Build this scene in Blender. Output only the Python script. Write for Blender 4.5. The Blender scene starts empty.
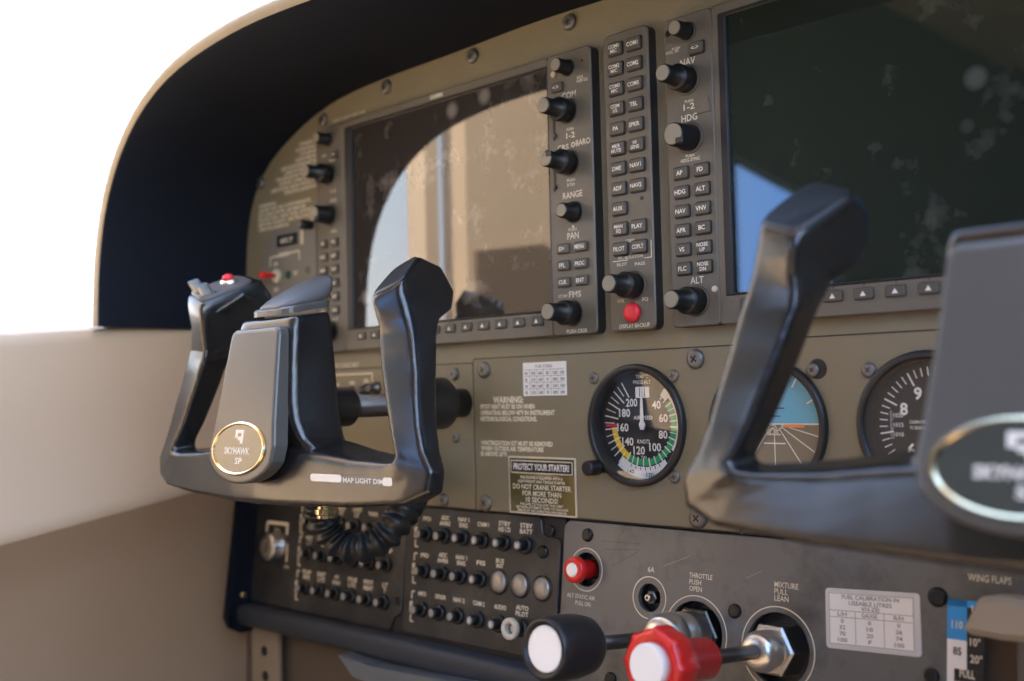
import bpy, bmesh, math, random
from mathutils import Vector, Matrix
random.seed(4)
SC = bpy.context.scene
COL = SC.collection
MM = 0.001
PI = math.pi
# ------------------------------------------------------------------ camera model (mm): used to read layout off the photograph
FPX = 1113.1
YAW, PITCH, ROLL = -0.7851, 0.0455, -0.0231
CAM = Vector((727.24, -541.63, -46.81))
_f = Vector((math.sin(YAW)*math.cos(PITCH), math.cos(YAW)*math.cos(PITCH), math.sin(PITCH)))
_r = _f.cross(Vector((0, 0, 1))).normalized(); _u = _r.cross(_f)
RGT = _r*math.cos(ROLL)+_u*math.sin(ROLL); UPV = -_r*math.sin(ROLL)+_u*math.cos(ROLL); FWD = _f
def ray(px, py): return RGT*((px-512)/FPX)+UPV*((340.5-py)/FPX)+FWD
def at(px, py, y=0.0):
    d = ray(px, py); return CAM+d*((y-CAM.y)/d.y)
def xz(px, py, y=0.0):
    p = at(px, py, y); return p.x, p.z
TILT = 0.11; LY, LZ = 8.0, -131.5                      # lower panels lean: local origin and slope
TA = -math.atan(TILT)
TM = Matrix.Translation((0, LY, LZ)) @ Matrix.Rotation(TA, 4, 'X')
TMI = TM.inverted()
def lx(px, py, y=0.0):                                   # pixel -> local x,z on a leaning panel at local depth y
    o = TMI @ CAM; d = (TMI.to_3x3() @ ray(px, py)); p = o+d*((y-o.y)/d.y); return p.x, p.z
# ------------------------------------------------------------------ materials
MATS = {}
def mat(name, col, rough=.5, metal=0., spec=.5, noise=0., nscale=40., bump=0., bscale=300., coat=0., wear=None, wscale=25., wlo=.55, whi=.7, detail=4.):
    m = bpy.data.materials.new(name); m.use_nodes = True
    nt = m.node_tree; b = nt.nodes['Principled BSDF']
    b.inputs['Base Color'].default_value = (*col, 1); b.inputs['Roughness'].default_value = rough
    b.inputs['Metallic'].default_value = metal; b.inputs['Specular IOR Level'].default_value = spec
    if coat: b.inputs['Coat Weight'].default_value = coat; b.inputs['Coat Roughness'].default_value = .08
    tc = nt.nodes.new('ShaderNodeTexCoord')
    last = None
    if noise or wear:
        n = nt.nodes.new('ShaderNodeTexNoise'); n.inputs['Scale'].default_value = nscale; n.inputs['Detail'].default_value = detail
        nt.links.new(tc.outputs['Object'], n.inputs['Vector'])
        mx = nt.nodes.new('ShaderNodeMix'); mx.data_type = 'RGBA'
        mx.inputs[6].default_value = (*[c*(1-noise) for c in col], 1); mx.inputs[7].default_value = (*[min(1, c*(1+noise)) for c in col], 1)
        nt.links.new(n.outputs['Fac'], mx.inputs[0]); last = mx.outputs[2]
        if wear:
            w = nt.nodes.new('ShaderNodeTexNoise'); w.inputs['Scale'].default_value = wscale; w.inputs['Detail'].default_value = 8; w.inputs['Roughness'].default_value = .7
            nt.links.new(tc.outputs['Object'], w.inputs['Vector'])
            r = nt.nodes.new('ShaderNodeMapRange'); r.inputs[1].default_value = wlo; r.inputs[2].default_value = whi; r.clamp = True
            nt.links.new(w.outputs['Fac'], r.inputs[0])
            m2 = nt.nodes.new('ShaderNodeMix'); m2.data_type = 'RGBA'; m2.inputs[7].default_value = (*wear, 1)
            nt.links.new(last, m2.inputs[6]); nt.links.new(r.outputs[0], m2.inputs[0]); last = m2.outputs[2]
        nt.links.new(last, b.inputs['Base Color'])
    if bump:
        n2 = nt.nodes.new('ShaderNodeTexNoise'); n2.inputs['Scale'].default_value = bscale; n2.inputs['Detail'].default_value = 3
        nt.links.new(tc.outputs['Object'], n2.inputs['Vector'])
        bp = nt.nodes.new('ShaderNodeBump'); bp.inputs['Strength'].default_value = bump; bp.inputs['Distance'].default_value = .0006
        nt.links.new(n2.outputs['Fac'], bp.inputs['Height']); nt.links.new(bp.outputs['Normal'], b.inputs['Normal'])
    MATS[name] = m; return m
TAN = mat('tan_paint', (.232, .196, .120), .5, noise=.06, nscale=60, bump=.35, bscale=700)
TAN2 = mat('tan_paint_plate', (.212, .180, .112), .5, noise=.06, nscale=60, bump=.35, bscale=700)
GREYPL = mat('grey_plate', (.20, .19, .165), .55, noise=.06)
BEZ = mat('bezel_plastic', (.135, .118, .088), .45, noise=.05, bump=.2, bscale=900)
BEZD = mat('bezel_edge', (.02, .02, .02), .5)
KEY = mat('key_rubber', (.085, .075, .057), .5)
KNOB = mat('knob_black', (.011, .011, .011), .4)
KCAP = mat('knob_end_lit', (.26, .23, .17), .5)  # paler than the black sides: light on the ends put into the colour
WHITE = mat('legend_white', (.80, .78, .70), .6)
CREAM = mat('legend_cream', (.74, .67, .51), .6)
RED = mat('red_plastic', (.72, .018, .016), .3, coat=.3)
REDB = mat('red_button', (.78, .03, .04), .4)
GREEN = mat('dial_green', (.02, .36, .14), .6)
YELLOW = mat('dial_yellow', (.85, .55, .02), .6)
BLACKD = mat('dial_black', (.018, .018, .017), .6)
BLACK = mat('black_satin', (.016, .016, .017), .38)
BLKRING = mat('gauge_ring', (.022, .022, .022), .35)
HOOD = mat('hood_lining', (.007, .0105, .019), .85, spec=.2, noise=.15, nscale=20)
HOODT = mat('hood_cover', (.30, .245, .17), .7, noise=.1, nscale=200)
LEATH = mat('yoke_black', (.010, .010, .0105), .27, spec=.9, noise=.2, nscale=60, bump=.05, bscale=500)
COVER = mat('yoke_cover_lit', (.085, .082, .076), .32, spec=.6, noise=.1, nscale=50)  # black plastic lifted to grey; reflected light is put into the colour
CHROME = mat('chrome', (.82, .80, .76), .32, metal=1)
GOLD = mat('warm_metal', (.72, .6, .38), .2, metal=1)
STEEL = mat('steel', (.55, .54, .52), .32, metal=1)
STEELD = mat('dark_steel', (.16, .155, .15), .4, metal=1)
SCREWG = mat('screw_grey', (.20, .19, .17), .42, metal=.6)
SCREWB = mat('screw_black', (.016, .016, .016), .3, metal=.3)
LOWER = mat('lower_panel_black', (.022, .023, .024), .38, noise=.2, nscale=30, wear=(.075, .07, .06), wscale=14, wlo=.48, whi=.75, bump=.15, bscale=600)
THRP = mat('engine_panel_grey', (.135, .134, .124), .33, noise=.2, nscale=25, wear=(.05, .049, .047), wscale=16, wlo=.5, whi=.72, bump=.12, bscale=600)
BASEB = mat('base_black', (.012, .012, .013), .5)
RAIL = mat('rail_vinyl', (.028, .033, .042), .5, noise=.1, nscale=80, bump=.2, bscale=500)
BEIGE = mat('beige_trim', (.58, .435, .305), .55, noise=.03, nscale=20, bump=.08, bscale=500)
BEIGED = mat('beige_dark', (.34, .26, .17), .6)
WALLB = mat('beige_lower_trim_shaded', (.40, .275, .175), .6, noise=.03, nscale=20, bump=.08, bscale=500)  # browner trim below the crease, with shade put into the colour
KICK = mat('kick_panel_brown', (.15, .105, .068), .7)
PAPER = mat('paper_white', (.82, .80, .75), .5, noise=.04, nscale=90)
CLEAR = mat('lamination', (.62, .61, .58), .15, coat=.5)
GREYTX = mat('print_grey', (.22, .21, .20), .6)
BLUE = mat('flap_blue', (.03, .30, .72), .45)
SKYB = mat('dial_sky', (.10, .42, .62), .5)
EARTH = mat('dial_earth', (.20, .17, .11), .6)
ORANGE = mat('dial_orange', (.85, .26, .04), .6)
FLAPH = mat('flap_tan', (.34, .29, .23), .5)
OLIVE = mat('placard_olive', (.15, .13, .05), .25, metal=.5, coat=.4)
CREAMP = mat('cream_plastic', (.62, .56, .43), .45)
BLANK = mat('blank_cap', (.36, .33, .28), .35, metal=.5)
LED = mat('green_lens', (.01, .09, .05), .25)
WHCAP = mat('white_cap', (.9, .88, .84), .3, coat=.3)
EMB = mat('emblem_face', (.06, .066, .056), .16, coat=.6)
BLUESTEEL = mat('lever_metal', (.24, .27, .30), .38, metal=.7)
GROUND = mat('ground', (.30, .29, .26), .9)
CABIN = mat('cabin_dark', (.05, .06, .05), .8)
SEATM = mat('seat_leather', (.58, .47, .35), .55, noise=.05)
def screen_mat(name, base, smear, sc, tint):
    m = bpy.data.materials.new(name); m.use_nodes = True; nt = m.node_tree
    b = nt.nodes['Principled BSDF']; b.inputs['Roughness'].default_value = .03; b.inputs['IOR'].default_value = 1.58
    b.inputs['Specular IOR Level'].default_value = .75
    b.inputs['Specular Tint'].default_value = (*tint, 1)
    tc = nt.nodes.new('ShaderNodeTexCoord'); n = nt.nodes.new('ShaderNodeTexNoise'); n.inputs['Scale'].default_value = sc; n.inputs['Detail'].default_value = 6
    n.inputs['Roughness'].default_value = .62
    nt.links.new(tc.outputs['Object'], n.inputs['Vector'])
    r = nt.nodes.new('ShaderNodeMapRange'); r.inputs[1].default_value = .56; r.inputs[2].default_value = .78
    nt.links.new(n.outputs['Fac'], r.inputs[0])
    v = nt.nodes.new('ShaderNodeTexVoronoi'); v.inputs['Scale'].default_value = sc*1.3
    nt.links.new(tc.outputs['Object'], v.inputs['Vector'])
    r2 = nt.nodes.new('ShaderNodeMapRange'); r2.inputs[1].default_value = .22; r2.inputs[2].default_value = .10
    nt.links.new(v.outputs['Distance'], r2.inputs[0])
    # only some cells carry a finger mark
    sp = nt.nodes.new('ShaderNodeSeparateColor'); nt.links.new(v.outputs['Color'], sp.inputs[0])
    g = nt.nodes.new('ShaderNodeMath'); g.operation = 'GREATER_THAN'; g.inputs[1].default_value = .5; nt.links.new(sp.outputs[0], g.inputs[0])
    mu = nt.nodes.new('ShaderNodeMath'); mu.operation = 'MULTIPLY'; nt.links.new(r2.outputs[0], mu.inputs[0]); nt.links.new(g.outputs[0], mu.inputs[1])
    m3 = nt.nodes.new('ShaderNodeMath'); m3.operation = 'MULTIPLY'; m3.inputs[1].default_value = .8; nt.links.new(mu.outputs[0], m3.inputs[0])
    mxm = nt.nodes.new('ShaderNodeMath'); mxm.operation = 'MAXIMUM'; nt.links.new(r.outputs[0], mxm.inputs[0]); nt.links.new(m3.outputs[0], mxm.inputs[1])
    mx = nt.nodes.new('ShaderNodeMix'); mx.data_type = 'RGBA'; mx.inputs[6].default_value = (*base, 1); mx.inputs[7].default_value = (*smear, 1)
    nt.links.new(mxm.outputs[0], mx.inputs[0]); nt.links.new(mx.outputs[2], b.inputs['Base Color'])
    return m
SCREENP = screen_mat('pilot_screen_glass', (.035, .03, .026), (.26, .235, .21), 22, (1, 1, 1))
SCREENM = screen_mat('centre_screen_glass', (.016, .021, .015), (.10, .105, .09), 24, (.75, .9, 1))
def thin_glass(name):
    m = bpy.data.materials.new(name); m.use_nodes = True; nt = m.node_tree; nt.nodes.clear()
    o = nt.nodes.new('ShaderNodeOutputMaterial'); t = nt.nodes.new('ShaderNodeBsdfTransparent'); g = nt.nodes.new('ShaderNodeBsdfGlossy'); g.inputs['Roughness'].default_value = .02
    mx = nt.nodes.new('ShaderNodeMixShader'); mx.inputs[0].default_value = .035
    nt.links.new(t.outputs[0], mx.inputs[1]); nt.links.new(g.outputs[0], mx.inputs[2]); nt.links.new(mx.outputs[0], o.inputs[0]); return m
PANE = thin_glass('window_glass')
DIALG = thin_glass('dial_glass')
# ------------------------------------------------------------------ text meshes
_tc = {}
def text_geo(s, bold=0.):
    k = (s, bold)
    if k in _tc: return _tc[k]
    c = bpy.data.curves.new('t', 'FONT'); c.body = s; c.size = 1; c.resolution_u = 2; c.offset = bold; c.fill_mode = 'BOTH'
    o = bpy.data.objects.new('t', c)
    me = bpy.data.meshes.new_from_object(o)
    vs = [v.co.copy() for v in me.vertices]; fs = [tuple(p.vertices) for p in me.polygons]
    bpy.data.objects.remove(o); bpy.data.curves.remove(c); bpy.data.meshes.remove(me)
    if vs:
        x0 = min(v.x for v in vs); x1 = max(v.x for v in vs)
        vs = [Vector((v.x-(x0+x1)/2, v.y, 0)) for v in vs]; w = x1-x0
    else: w = 0
    _tc[k] = (vs, fs, w); return _tc[k]
# ------------------------------------------------------------------ mesh builder (mm)
def rr(x0, x1, z0, z1, r=1., n=4):
    r = max(.01, min(r, (x1-x0)/2-.001, (z1-z0)/2-.001)); o = []
    for cx, cz, a in ((x1-r, z0+r, -90), (x1-r, z1-r, 0), (x0+r, z1-r, 90), (x0+r, z0+r, 180)):
        for i in range(n+1):
            t = math.radians(a+90*i/n); o.append((cx+r*math.cos(t), cz+r*math.sin(t)))
    return o
def ell(cx, cz, a, b, n=40): return [(cx+a*math.cos(2*PI*i/n), cz+b*math.sin(2*PI*i/n)) for i in range(n)]
def inset(pts, d):
    n = len(pts); out = []
    area = sum(pts[i][0]*pts[(i+1) % n][1]-pts[(i+1) % n][0]*pts[i][1] for i in range(n)); sg = 1 if area > 0 else -1
    for i in range(n):
        p, q, s = Vector(pts[i-1]), Vector(pts[i]), Vector(pts[(i+1) % n])
        a = (q-p); b = (s-q)
        if a.length < 1e-6: a = b
        if b.length < 1e-6: b = a
        a.normalize(); b.normalize(); t = a+b
        if t.length < 1e-6: t = a
        t.normalize(); nn = Vector((-t.y, t.x))*sg; k = max(.5, nn.dot(Vector((-a.y, a.x))*sg))
        out.append((q.x+nn.x*d/k, q.y+nn.y*d/k))
    return out
class MB:
    def __init__(s): s.bm = bmesh.new(); s.mats = []; s.xf = None
    def mi(s, m):
        if m not in s.mats: s.mats.append(m)
        return s.mats.index(m)
    def v(s, x, y, z): return s.bm.verts.new((x, y, z))
    def face(s, vs, m, smooth=False):
        try: f = s.bm.faces.new(vs)
        except ValueError: return
        f.material_index = s.mi(m); f.smooth = smooth
    def rings(s, rs, m, closed=True, cap0=True, cap1=True, smooth=False):
        L = [[s.v(*p) for p in r] for r in rs]; n = len(L[0])
        for a, b in zip(L, L[1:]):
            for i in range(n if closed else n-1):
                j = (i+1) % n; s.face((a[i], a[j], b[j], b[i]), m, smooth)
        if cap0: s.face(list(reversed(L[0])), m)
        if cap1: s.face(L[-1], m)
        return s
    def plate(s, pts, yf, yb, m, ch=.6, side=None):
        """outline in x,z given a thickness from yf (front, towards the pilot) to yb, with a chamfered front edge"""
        fr = inset(pts, ch) if ch else pts
        r = [[(x, yf, z) for x, z in fr]]
        if ch: r.append([(x, yf+ch, z) for x, z in pts])
        r.append([(x, yb, z) for x, z in pts])
        if side is None: s.rings(r, m)
        else:
            s.rings(r[:2], m, cap1=False); s.rings(r[1:], side, cap0=False)
        return s
    def box(s, x0, x1, y0, y1, z0, z1, m, ch=.5, r=.5): return s.plate(rr(x0, x1, z0, z1, r, 2), y0, y1, m, ch)
    def frame(s, outer, inner, yf, yb, m, ch=.6, inm=None):
        """plate with a hole; outlines of equal point count"""
        o1 = inset(outer, ch); i1 = inset(inner, -ch)
        R = [[(x, yb, z) for x, z in outer], [(x, yf+ch, z) for x, z in outer], [(x, yf, z) for x, z in o1], [(x, yf, z) for x, z in i1], [(x, yf+ch, z) for x, z in inner]]
        s.rings(R, m, cap0=False, cap1=False)
        s.rings([R[-1], [(x, yb, z) for x, z in inner]], inm or m, cap0=False, cap1=False); return s
    def lathe(s, cx, cz, prof, m, seg=28, cap0=True, cap1=True, capm=None, scallop=None, smooth=True):
        """profile (radius, y) revolved about the line x=cx z=cz; first point is the front end"""
        R = []
        for r, y in prof:
            R.append([(cx+(r if not scallop else r+scallop(2*PI*i/seg, r))*math.cos(2*PI*i/seg), y, cz+(r if not scallop else r+scallop(2*PI*i/seg, r))*math.sin(2*PI*i/seg)) for i in range(seg)])
        s.rings(R, m, cap0=cap0 and not capm, cap1=cap1, smooth=smooth)
        if capm: s.face([s.v(*p) for p in reversed(R[0])], capm)
        return s
    def ring(s, cx, cz, r0, r1, y, m, a0=0, a1=360, n=48, t=.15):
        k = max(2, int(n*abs(a1-a0)/360)); full = abs(a1-a0) >= 359.9
        A = [math.radians(a0+(a1-a0)*i/k) for i in range(k if full else k+1)]
        # angle measured clockwise from the top
        P = lambda r, yy: [(cx+r*math.sin(a), yy, cz+r*math.cos(a)) for a in A]
        rs = [P(r0, y+t), P(r0, y), P(r1, y), P(r1, y+t)]
        s.rings([list(c) for c in zip(*rs)] + ([[rr_[0] for rr_ in rs]] if full else []), m, closed=False, cap0=False, cap1=False); return s
    def bar(s, x0, z0, x1, z1, w, y, m, w1=None, t=.15):
        d = Vector((x1-x0, z1-z0)); d.normalize(); n = Vector((-d.y, d.x)); w1 = w if w1 is None else w1
        s.poly([(x0+n.x*w/2, z0+n.y*w/2), (x0-n.x*w/2, z0-n.y*w/2), (x1-n.x*w1/2, z1-n.y*w1/2), (x1+n.x*w1/2, z1+n.y*w1/2)], y, m, t); return s
    def poly(s, pts, y, m, t=.15):
        return s.plate(pts, y, y+t, m, 0)
    def text(s, str_, x, z, h, y, m, w=None, align='C', bold=.012):
        vs, fs, tw = text_geo(str_, bold)
        if not vs: return s
        k = h/.69; kx = k if w is None else w/tw
        ox = x if align == 'C' else (x+tw*kx/2 if align == 'L' else x-tw*kx/2)
        V = [s.v(ox+v.x*kx, y, z-h/2+v.y*k) for v in vs]
        for f in fs: s.face([V[i] for i in f], m)
        return s
    def screw(s, cx, cz, r, y, m, slot=BASEB, rot=.3, h=None):
        h = h or r*.5
        s.lathe(cx, cz, [(r*.62, y-h), (r*.9, y-h*.75), (r, y-h*.3), (r, y+.3)], m, 20)
        for a in (rot, rot+PI/2):
            c, d = math.cos(a)*r*.42, math.sin(a)*r*.42
            s.bar(cx-c, cz-d, cx+c, cz+d, r*.17, y-h-.06, slot, t=.05)
        return s
    def build(s, name, parent=None, local=False, smooth_angle=None, xf=None):
        bm = s.bm
        if xf:
            for v in bm.verts: v.co = Vector(xf(*v.co))
        bmesh.ops.recalc_face_normals(bm, faces=bm.faces)
        for v in bm.verts: v.co *= MM
        me = bpy.data.meshes.new(name); bm.to_mesh(me); bm.free()
        for m in s.mats: me.materials.append(m)
        o = bpy.data.objects.new(name, me); COL.objects.link(o)
        if parent:
            o.parent = parent
            if not local: o.matrix_parent_inverse = parent.matrix_world.inverted()
        return o
def tag(o, label, cat, group=None, kind=None):
    o['label'] = label; o['category'] = cat
    if group: o['group'] = group
    if kind: o['kind'] = kind
    return o
def thing(name, label, cat, loc=(0, 0, 0), group=None, rotx=0):
    o = bpy.data.objects.new(name, None); COL.objects.link(o); o.empty_display_size = .01
    o.location = Vector(loc)*MM; o.rotation_euler = (rotx, 0, 0)
    o.matrix_world = Matrix.Translation(Vector(loc)*MM) @ Matrix.Rotation(rotx, 4, 'X')
    return tag(o, label, cat, group)
def struct(o, label=None, cat=None):
    o['kind'] = 'structure'
    if label: o['label'] = label
    if cat: o['category'] = cat
    return o
def bake(o):
    dg = bpy.context.evaluated_depsgraph_get()
    me = bpy.data.meshes.new_from_object(o.evaluated_get(dg)); old = o.data; o.modifiers.clear(); o.data = me; bpy.data.meshes.remove(old)
def cut(o, cutters):
    for mb in cutters:
        c = mb.build('cutter'); c.matrix_world = o.matrix_world.copy()
        md = o.modifiers.new('b', 'BOOLEAN'); md.operation = 'DIFFERENCE'; md.object = c; md.solver = 'EXACT'
        bpy.context.view_layer.update(); bake(o); me = c.data; bpy.data.objects.remove(c); bpy.data.meshes.remove(me)
def cut_world(o, cutters):
    bpy.context.view_layer.update()
    for mb in cutters:
        c = mb.build('cutter'); md = o.modifiers.new('b', 'BOOLEAN'); md.operation = 'DIFFERENCE'; md.object = c; md.solver = 'EXACT'
        bpy.context.view_layer.update(); bake(o); me = c.data; bpy.data.objects.remove(c); bpy.data.meshes.remove(me)
LOWM = Matrix.Translation(Vector((0, LY, LZ))*MM) @ Matrix.Rotation(TA, 4, 'X')
def lthing(name, label, cat, x, z, group=None):
    """a thing standing on the leaning lower panel: returns (empty, build function taking lower-panel coordinates)"""
    o = bpy.data.objects.new(name, None); COL.objects.link(o); o.empty_display_size = .01
    p = TM @ Vector((x, 0, z)); o.location = p*MM; o.rotation_euler = (TA, 0, 0)
    tag(o, label, cat, group)
    def bl(mb, nm, parent=None):
        if parent is None or parent is o:
            return mb.build(nm, o, True, xf=lambda a, b, c: (a-x, b, c-z))
        return mb.build(nm, parent, True, xf=lambda a, b, c: (a-x, b, c-z))
    return o, bl

#@@SETTING
# =================================================================== glareshield hood
inn = [xz(a, b, 8) for a, b in ((246, 262), (247, 225), (252, 192), (265, 165), (285, 143), (310, 118), (330, 102), (360, 88), (400, 72), (450, 55), (500, 35), (520, 27), (540, 19.5), (580, 7.5), (604, 0), (640, -11))]
lip = [xz(a, b, -138) for a, b in ((97, 270), (101, 220), (112, 170), (130, 125), (160, 82), (195, 55), (240, 28), (300, 4), (340, -8))]
def resample(p, n):
    L = [0]
    for a, b in zip(p, p[1:]): L.append(L[-1]+math.hypot(b[0]-a[0], b[1]-a[1]))
    o = []
    for i in range(n):
        t = L[-1]*i/(n-1); k = max(j for j in range(len(L)) if L[j] <= t+1e-6); k = min(k, len(p)-2)
        u = (t-L[k])/(L[k+1]-L[k]); o.append((p[k][0]+(p[k+1][0]-p[k][0])*u, p[k][1]+(p[k+1][1]-p[k][1])*u))
    return o
def smooth2(p, it=3):
    p = list(p)
    for _ in range(it): p = [p[0]]+[((p[i-1][0]+2*p[i][0]+p[i+1][0])/4, (p[i-1][1]+2*p[i][1]+p[i+1][1])/4) for i in range(1, len(p)-1)]+[p[-1]]
    return p
NH = 60
inn_full = [(-166, 14), (-166, 45)]+inn+[(400, 208), (520, 205), (660, 198), (800, 190)]
lip_full = [(-157, 14), (-156.5, 45)]+lip+[(240, 200), (330, 200), (450, 198), (600, 194), (800, 186)]
A_in = smooth2(resample(inn_full, NH), 4); A_lip = smooth2(resample(lip_full, NH), 4)
hood = thing('glareshield', 'dark padded glareshield hood arching over the instrument panel', 'glareshield', (300, 8, 200))
shell = MB()
# sections along the arch: inner lining from panel to lip, rolled lip, outer cover back over the top
Ls = []
for i in range(NH):
    j0, j1 = max(0, i-1), min(NH-1, i+1)
    d = Vector((A_lip[j1][0]-A_lip[j0][0], A_lip[j1][1]-A_lip[j0][1])).normalized(); n = Vector((-d.y, d.x))   # outward
    ax, az = A_in[i]; bx, bz = A_lip[i]
    T = 13.
    sec = [(ax, 9, az), (ax+(bx-ax)*.5, -60, az+(bz-az)*.5), (bx, -132, bz), (bx+n.x*1.5, -136.5, bz+n.y*1.5)]
    sec2 = [sec[-1], (bx+n.x*4, -138.5, bz+n.y*4), (bx+n.x*8, -138.5, bz+n.y*8), (bx+n.x*12, -135.5, bz+n.y*12), (bx+n.x*T, -130, bz+n.y*T), (ax+n.x*T, 20, az+n.y*T), (ax+n.x*T, 120, az+n.y*(T-6))]
    Ls.append((sec, sec2))
shell.rings([a for a, b in Ls], HOOD, closed=False, cap0=False, cap1=False, smooth=True)
shell.build('lining', hood)
rim = MB(); rim.rings([b for a, b in Ls], HOODT, closed=False, cap0=False, cap1=False, smooth=True); rim.build('cover', hood)

# =================================================================== main panel board
pan = thing('instrument_panel', 'tan painted instrument panel board carrying the displays and gauges', 'instrument panel', (130, 8, -131))
out = [(-170, -132), (830, -132)]+[(x, z+1) for x, z in reversed(A_in)]
board = MB(); board.plate(out, 8, 14, TAN, 0); board.build('panel_board', pan)
sb = MB(); sb.plate(rr(138.3, 361, -131.2, -23.3, 1.5), 7.3, 9, TAN2, .5); sb.plate(rr(362, 620, -131.2, -21, 1.5), 7.5, 9, TAN2, .5); sb.plate(rr(-165, 137.3, -131.2, -26, 1.5), 7.5, 9, TAN2, .5)
sb.build('standby_plate', pan)
s = MB(); s.plate(rr(137.5, 361.8, -132, -22.6, 1.8), 7.85, 9, BASEB, 0); s.plate(rr(361.9, 620.6, -132, -20.3, 1.8), 7.87, 9, BASEB, 0); s.plate(rr(-165.5, 137.9, -132, -25.3, 1.8), 7.89, 9, BASEB, 0); s.build('seam', pan)
for q, r in (((569.5, 22), 5.6), ((472.5, 56), 5.6), ((386, 87), 5.6), ((323, 120), 5.6), ((261, 183), 5.6), ((484.5, 370), 6), ((696, 359), 6.2), ((486, 503), 6), ((698.5, 518), 6.2), ((454, 374), 5), ((456, 437), 4), ((444, 500), 5), ((673.5, 376), 4), ((594, 378), 4), ((675, 477), 4), ((813, 370), 4), ((869, 370), 4.2)):
    x, z = xz(*q, 7.3); s = MB(); s.screw(x, z, r, 7.6, SCREWG, rot=random.random()); s.build('screw', pan)
# cup washer behind the tip of the cage screw
x, z = xz(815, 369, 7.3); s = MB(); s.lathe(x+1.5, z, [(5.6, 7.2), (5.6, 8)], BASEB, 20); s.build('screw_slot', pan)
lt = MB()
def ln(s, px, py, h, m=CREAM, y=7.2, align='L', w=None, b=.01, M=None):
    x, z = xz(px, py, y); (M or lt).text(s, x, z, h, y, m, w, align, b)
def w_of(a, b, y=7.2): return xz(*b, y)[0]-xz(*a, y)[0]
ln('WARNING:', 493, 400, 4.2, w=30, b=.045)
for k, (s, w) in enumerate((('PITOT HEAT MUST BE ON WHEN', 49), ('OPERATING BELOW 40°F IN INSTRUMENT', 66), ('METEOROLOGICAL CONDITIONS.', 51))): ln(s, 480.5, 406.8+6*k, 3.0, w=w*1.1, b=.045)
for k, (s, w) in enumerate((('WINTERIZATION KIT MUST BE REMOVED', 65), ('WHEN OUTSIDE AIR TEMPERATURE', 57), ('IS ABOVE 20°F.', 25))): ln(s, 481, 442.6+5.4*k, 2.9, w=w*1.08, b=.045)
# long operating limits text at the far left, set flush right, and the warning below it
T1 = ['THE MARKINGS AND', 'PLACARDS INSTALLED', 'IN THIS AIRPLANE', 'CONTAIN OPERATING', 'LIMITATIONS WHICH MUST BE', 'COMPLIED WITH WHEN OPERATING', 'THIS AIRPLANE IN THE NORMAL', 'CATEGORY. OTHER OPERATING', 'LIMITATIONS ARE IN THE PILOTS', 'OPERATING HANDBOOK']
for k, (s, l0) in enumerate(zip(T1, (299, 296, 300, 295, 281, 284, 276, 279, 271, 284))):
    x1, z1 = xz(316.8, 139.5+k*5.05, 7.8); x0, z0 = xz(l0, 145+k*5.05, 7.8); lt.text(s, x1, z1, 3.0, 7.8, CREAM, x1-x0, 'R', .04)
T2 = ['WARNING:', 'ASSURE THAT ALL CONTAMINANTS,', 'INCLUDING WATER, ARE REMOVED', 'FROM FUEL AND FUEL SYSTEM', 'BEFORE FLIGHT. SEE PILOTS', 'OPERATING HANDBOOK']
for k, (s, r0) in enumerate(zip(T2, (276, 311, 306, 314, 308, 289))):
    x0, z0 = xz(258.6, 207+k*4.7, 7.8); x1, z1 = xz(r0, 207+k*4.7-(r0-258)*.2, 7.8); lt.text(s, x0, z0, 2.9, 7.8, CREAM, x1-x0, 'L', .04)
x0, z = xz(333, 121.5, 7.8); x1, _ = xz(365, 112, 7.8); lt.text('FLIGHT DISPLAY UNIT ONE', x0, z, 2.6, 7.8, CREAM, x1-x0, 'L')
x0, z = xz(331, 366, 7.2); lt.text('STATIC SOURCE HEAT', x0, z, 3.6, 7.2, CREAM, 38, 'L')
x0, z = xz(334, 375, 7.2); x1, _ = xz(372, 372, 7.2)
lt.bar(x0, z, x1, z, 1.1, 7.2, CREAM); lt.bar(x1, z+.5, x1, z-7, 1.1, 7.2, CREAM)
for q in ((337, 385), (352, 383), (366, 381)): x0, z = xz(*q, 7.2); lt.text('ON', x0, z, 3.4, 7.2, CREAM, 7, 'C', .03)
lt.build('lettering', pan)
for q in ((367, 390), (352, 392), (377, 388)):
    x0, z = xz(*q, 7.3); s = MB(); s.lathe(x0, z, [(2.2, -2), (3, 0), (3.2, 5), (5, 5.5), (5, 7.5)], STEELD, 16); s.build('toggle_boss', pan)
# collar the yoke shaft slides through
s = MB(); s.lathe(126, -54.4, [(9, -44), (15, -44), (18, -41), (18.5, -13), (17, -11), (10.5, -10), (10.5, 8)], BLKRING, 32); s.build('shaft_collar', pan)
s = MB(); s.lathe(592, -50, [(9, -44), (15, -44), (18, -41), (18.5, -13), (17, -11), (10.5, -10), (10.5, 8)], BLKRING, 32); s.build('shaft_collar', pan)

# sub panel at the far left: hour meter, guarded red switch, green lamp
sp = thing('standby_battery_panel', 'small grey sub panel with hour meter and red toggle left of the pilot display', 'switch panel', (-90, 7, 50))
pts = [xz(a, b, 6.5) for a, b in ((316, 218), (316.5, 345), (262, 348), (258, 275), (272, 232))]
s = MB(); s.plate(list(reversed(pts)), 6.2, 8.2, GREYPL, .4); s.build('plate', sp)
x, z = xz(287.5, 240, 6); s = MB(); s.frame(rr(x-15, x+15, z-5, z+5, 1), rr(x-12.5, x+12.5, z-3, z+3, .6), 4.5, 6.3, BASEB, .4); s.plate(rr(x-12.6, x+12.6, z-3.1, z+3.1, .6), 5.6, 6.2, BASEB, 0)
s.text('04217', x-1, z, 4.2, 5.45, WHITE, 19, 'C', .02); s.build('hour_meter', sp)
s = MB(); x2, z2 = xz(302, 237, 6); s.plate(rr(x2-1.6, x2+1.6, z2-6, z2+6, .3), 5.6, 6.3, CREAM, .1)
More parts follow.
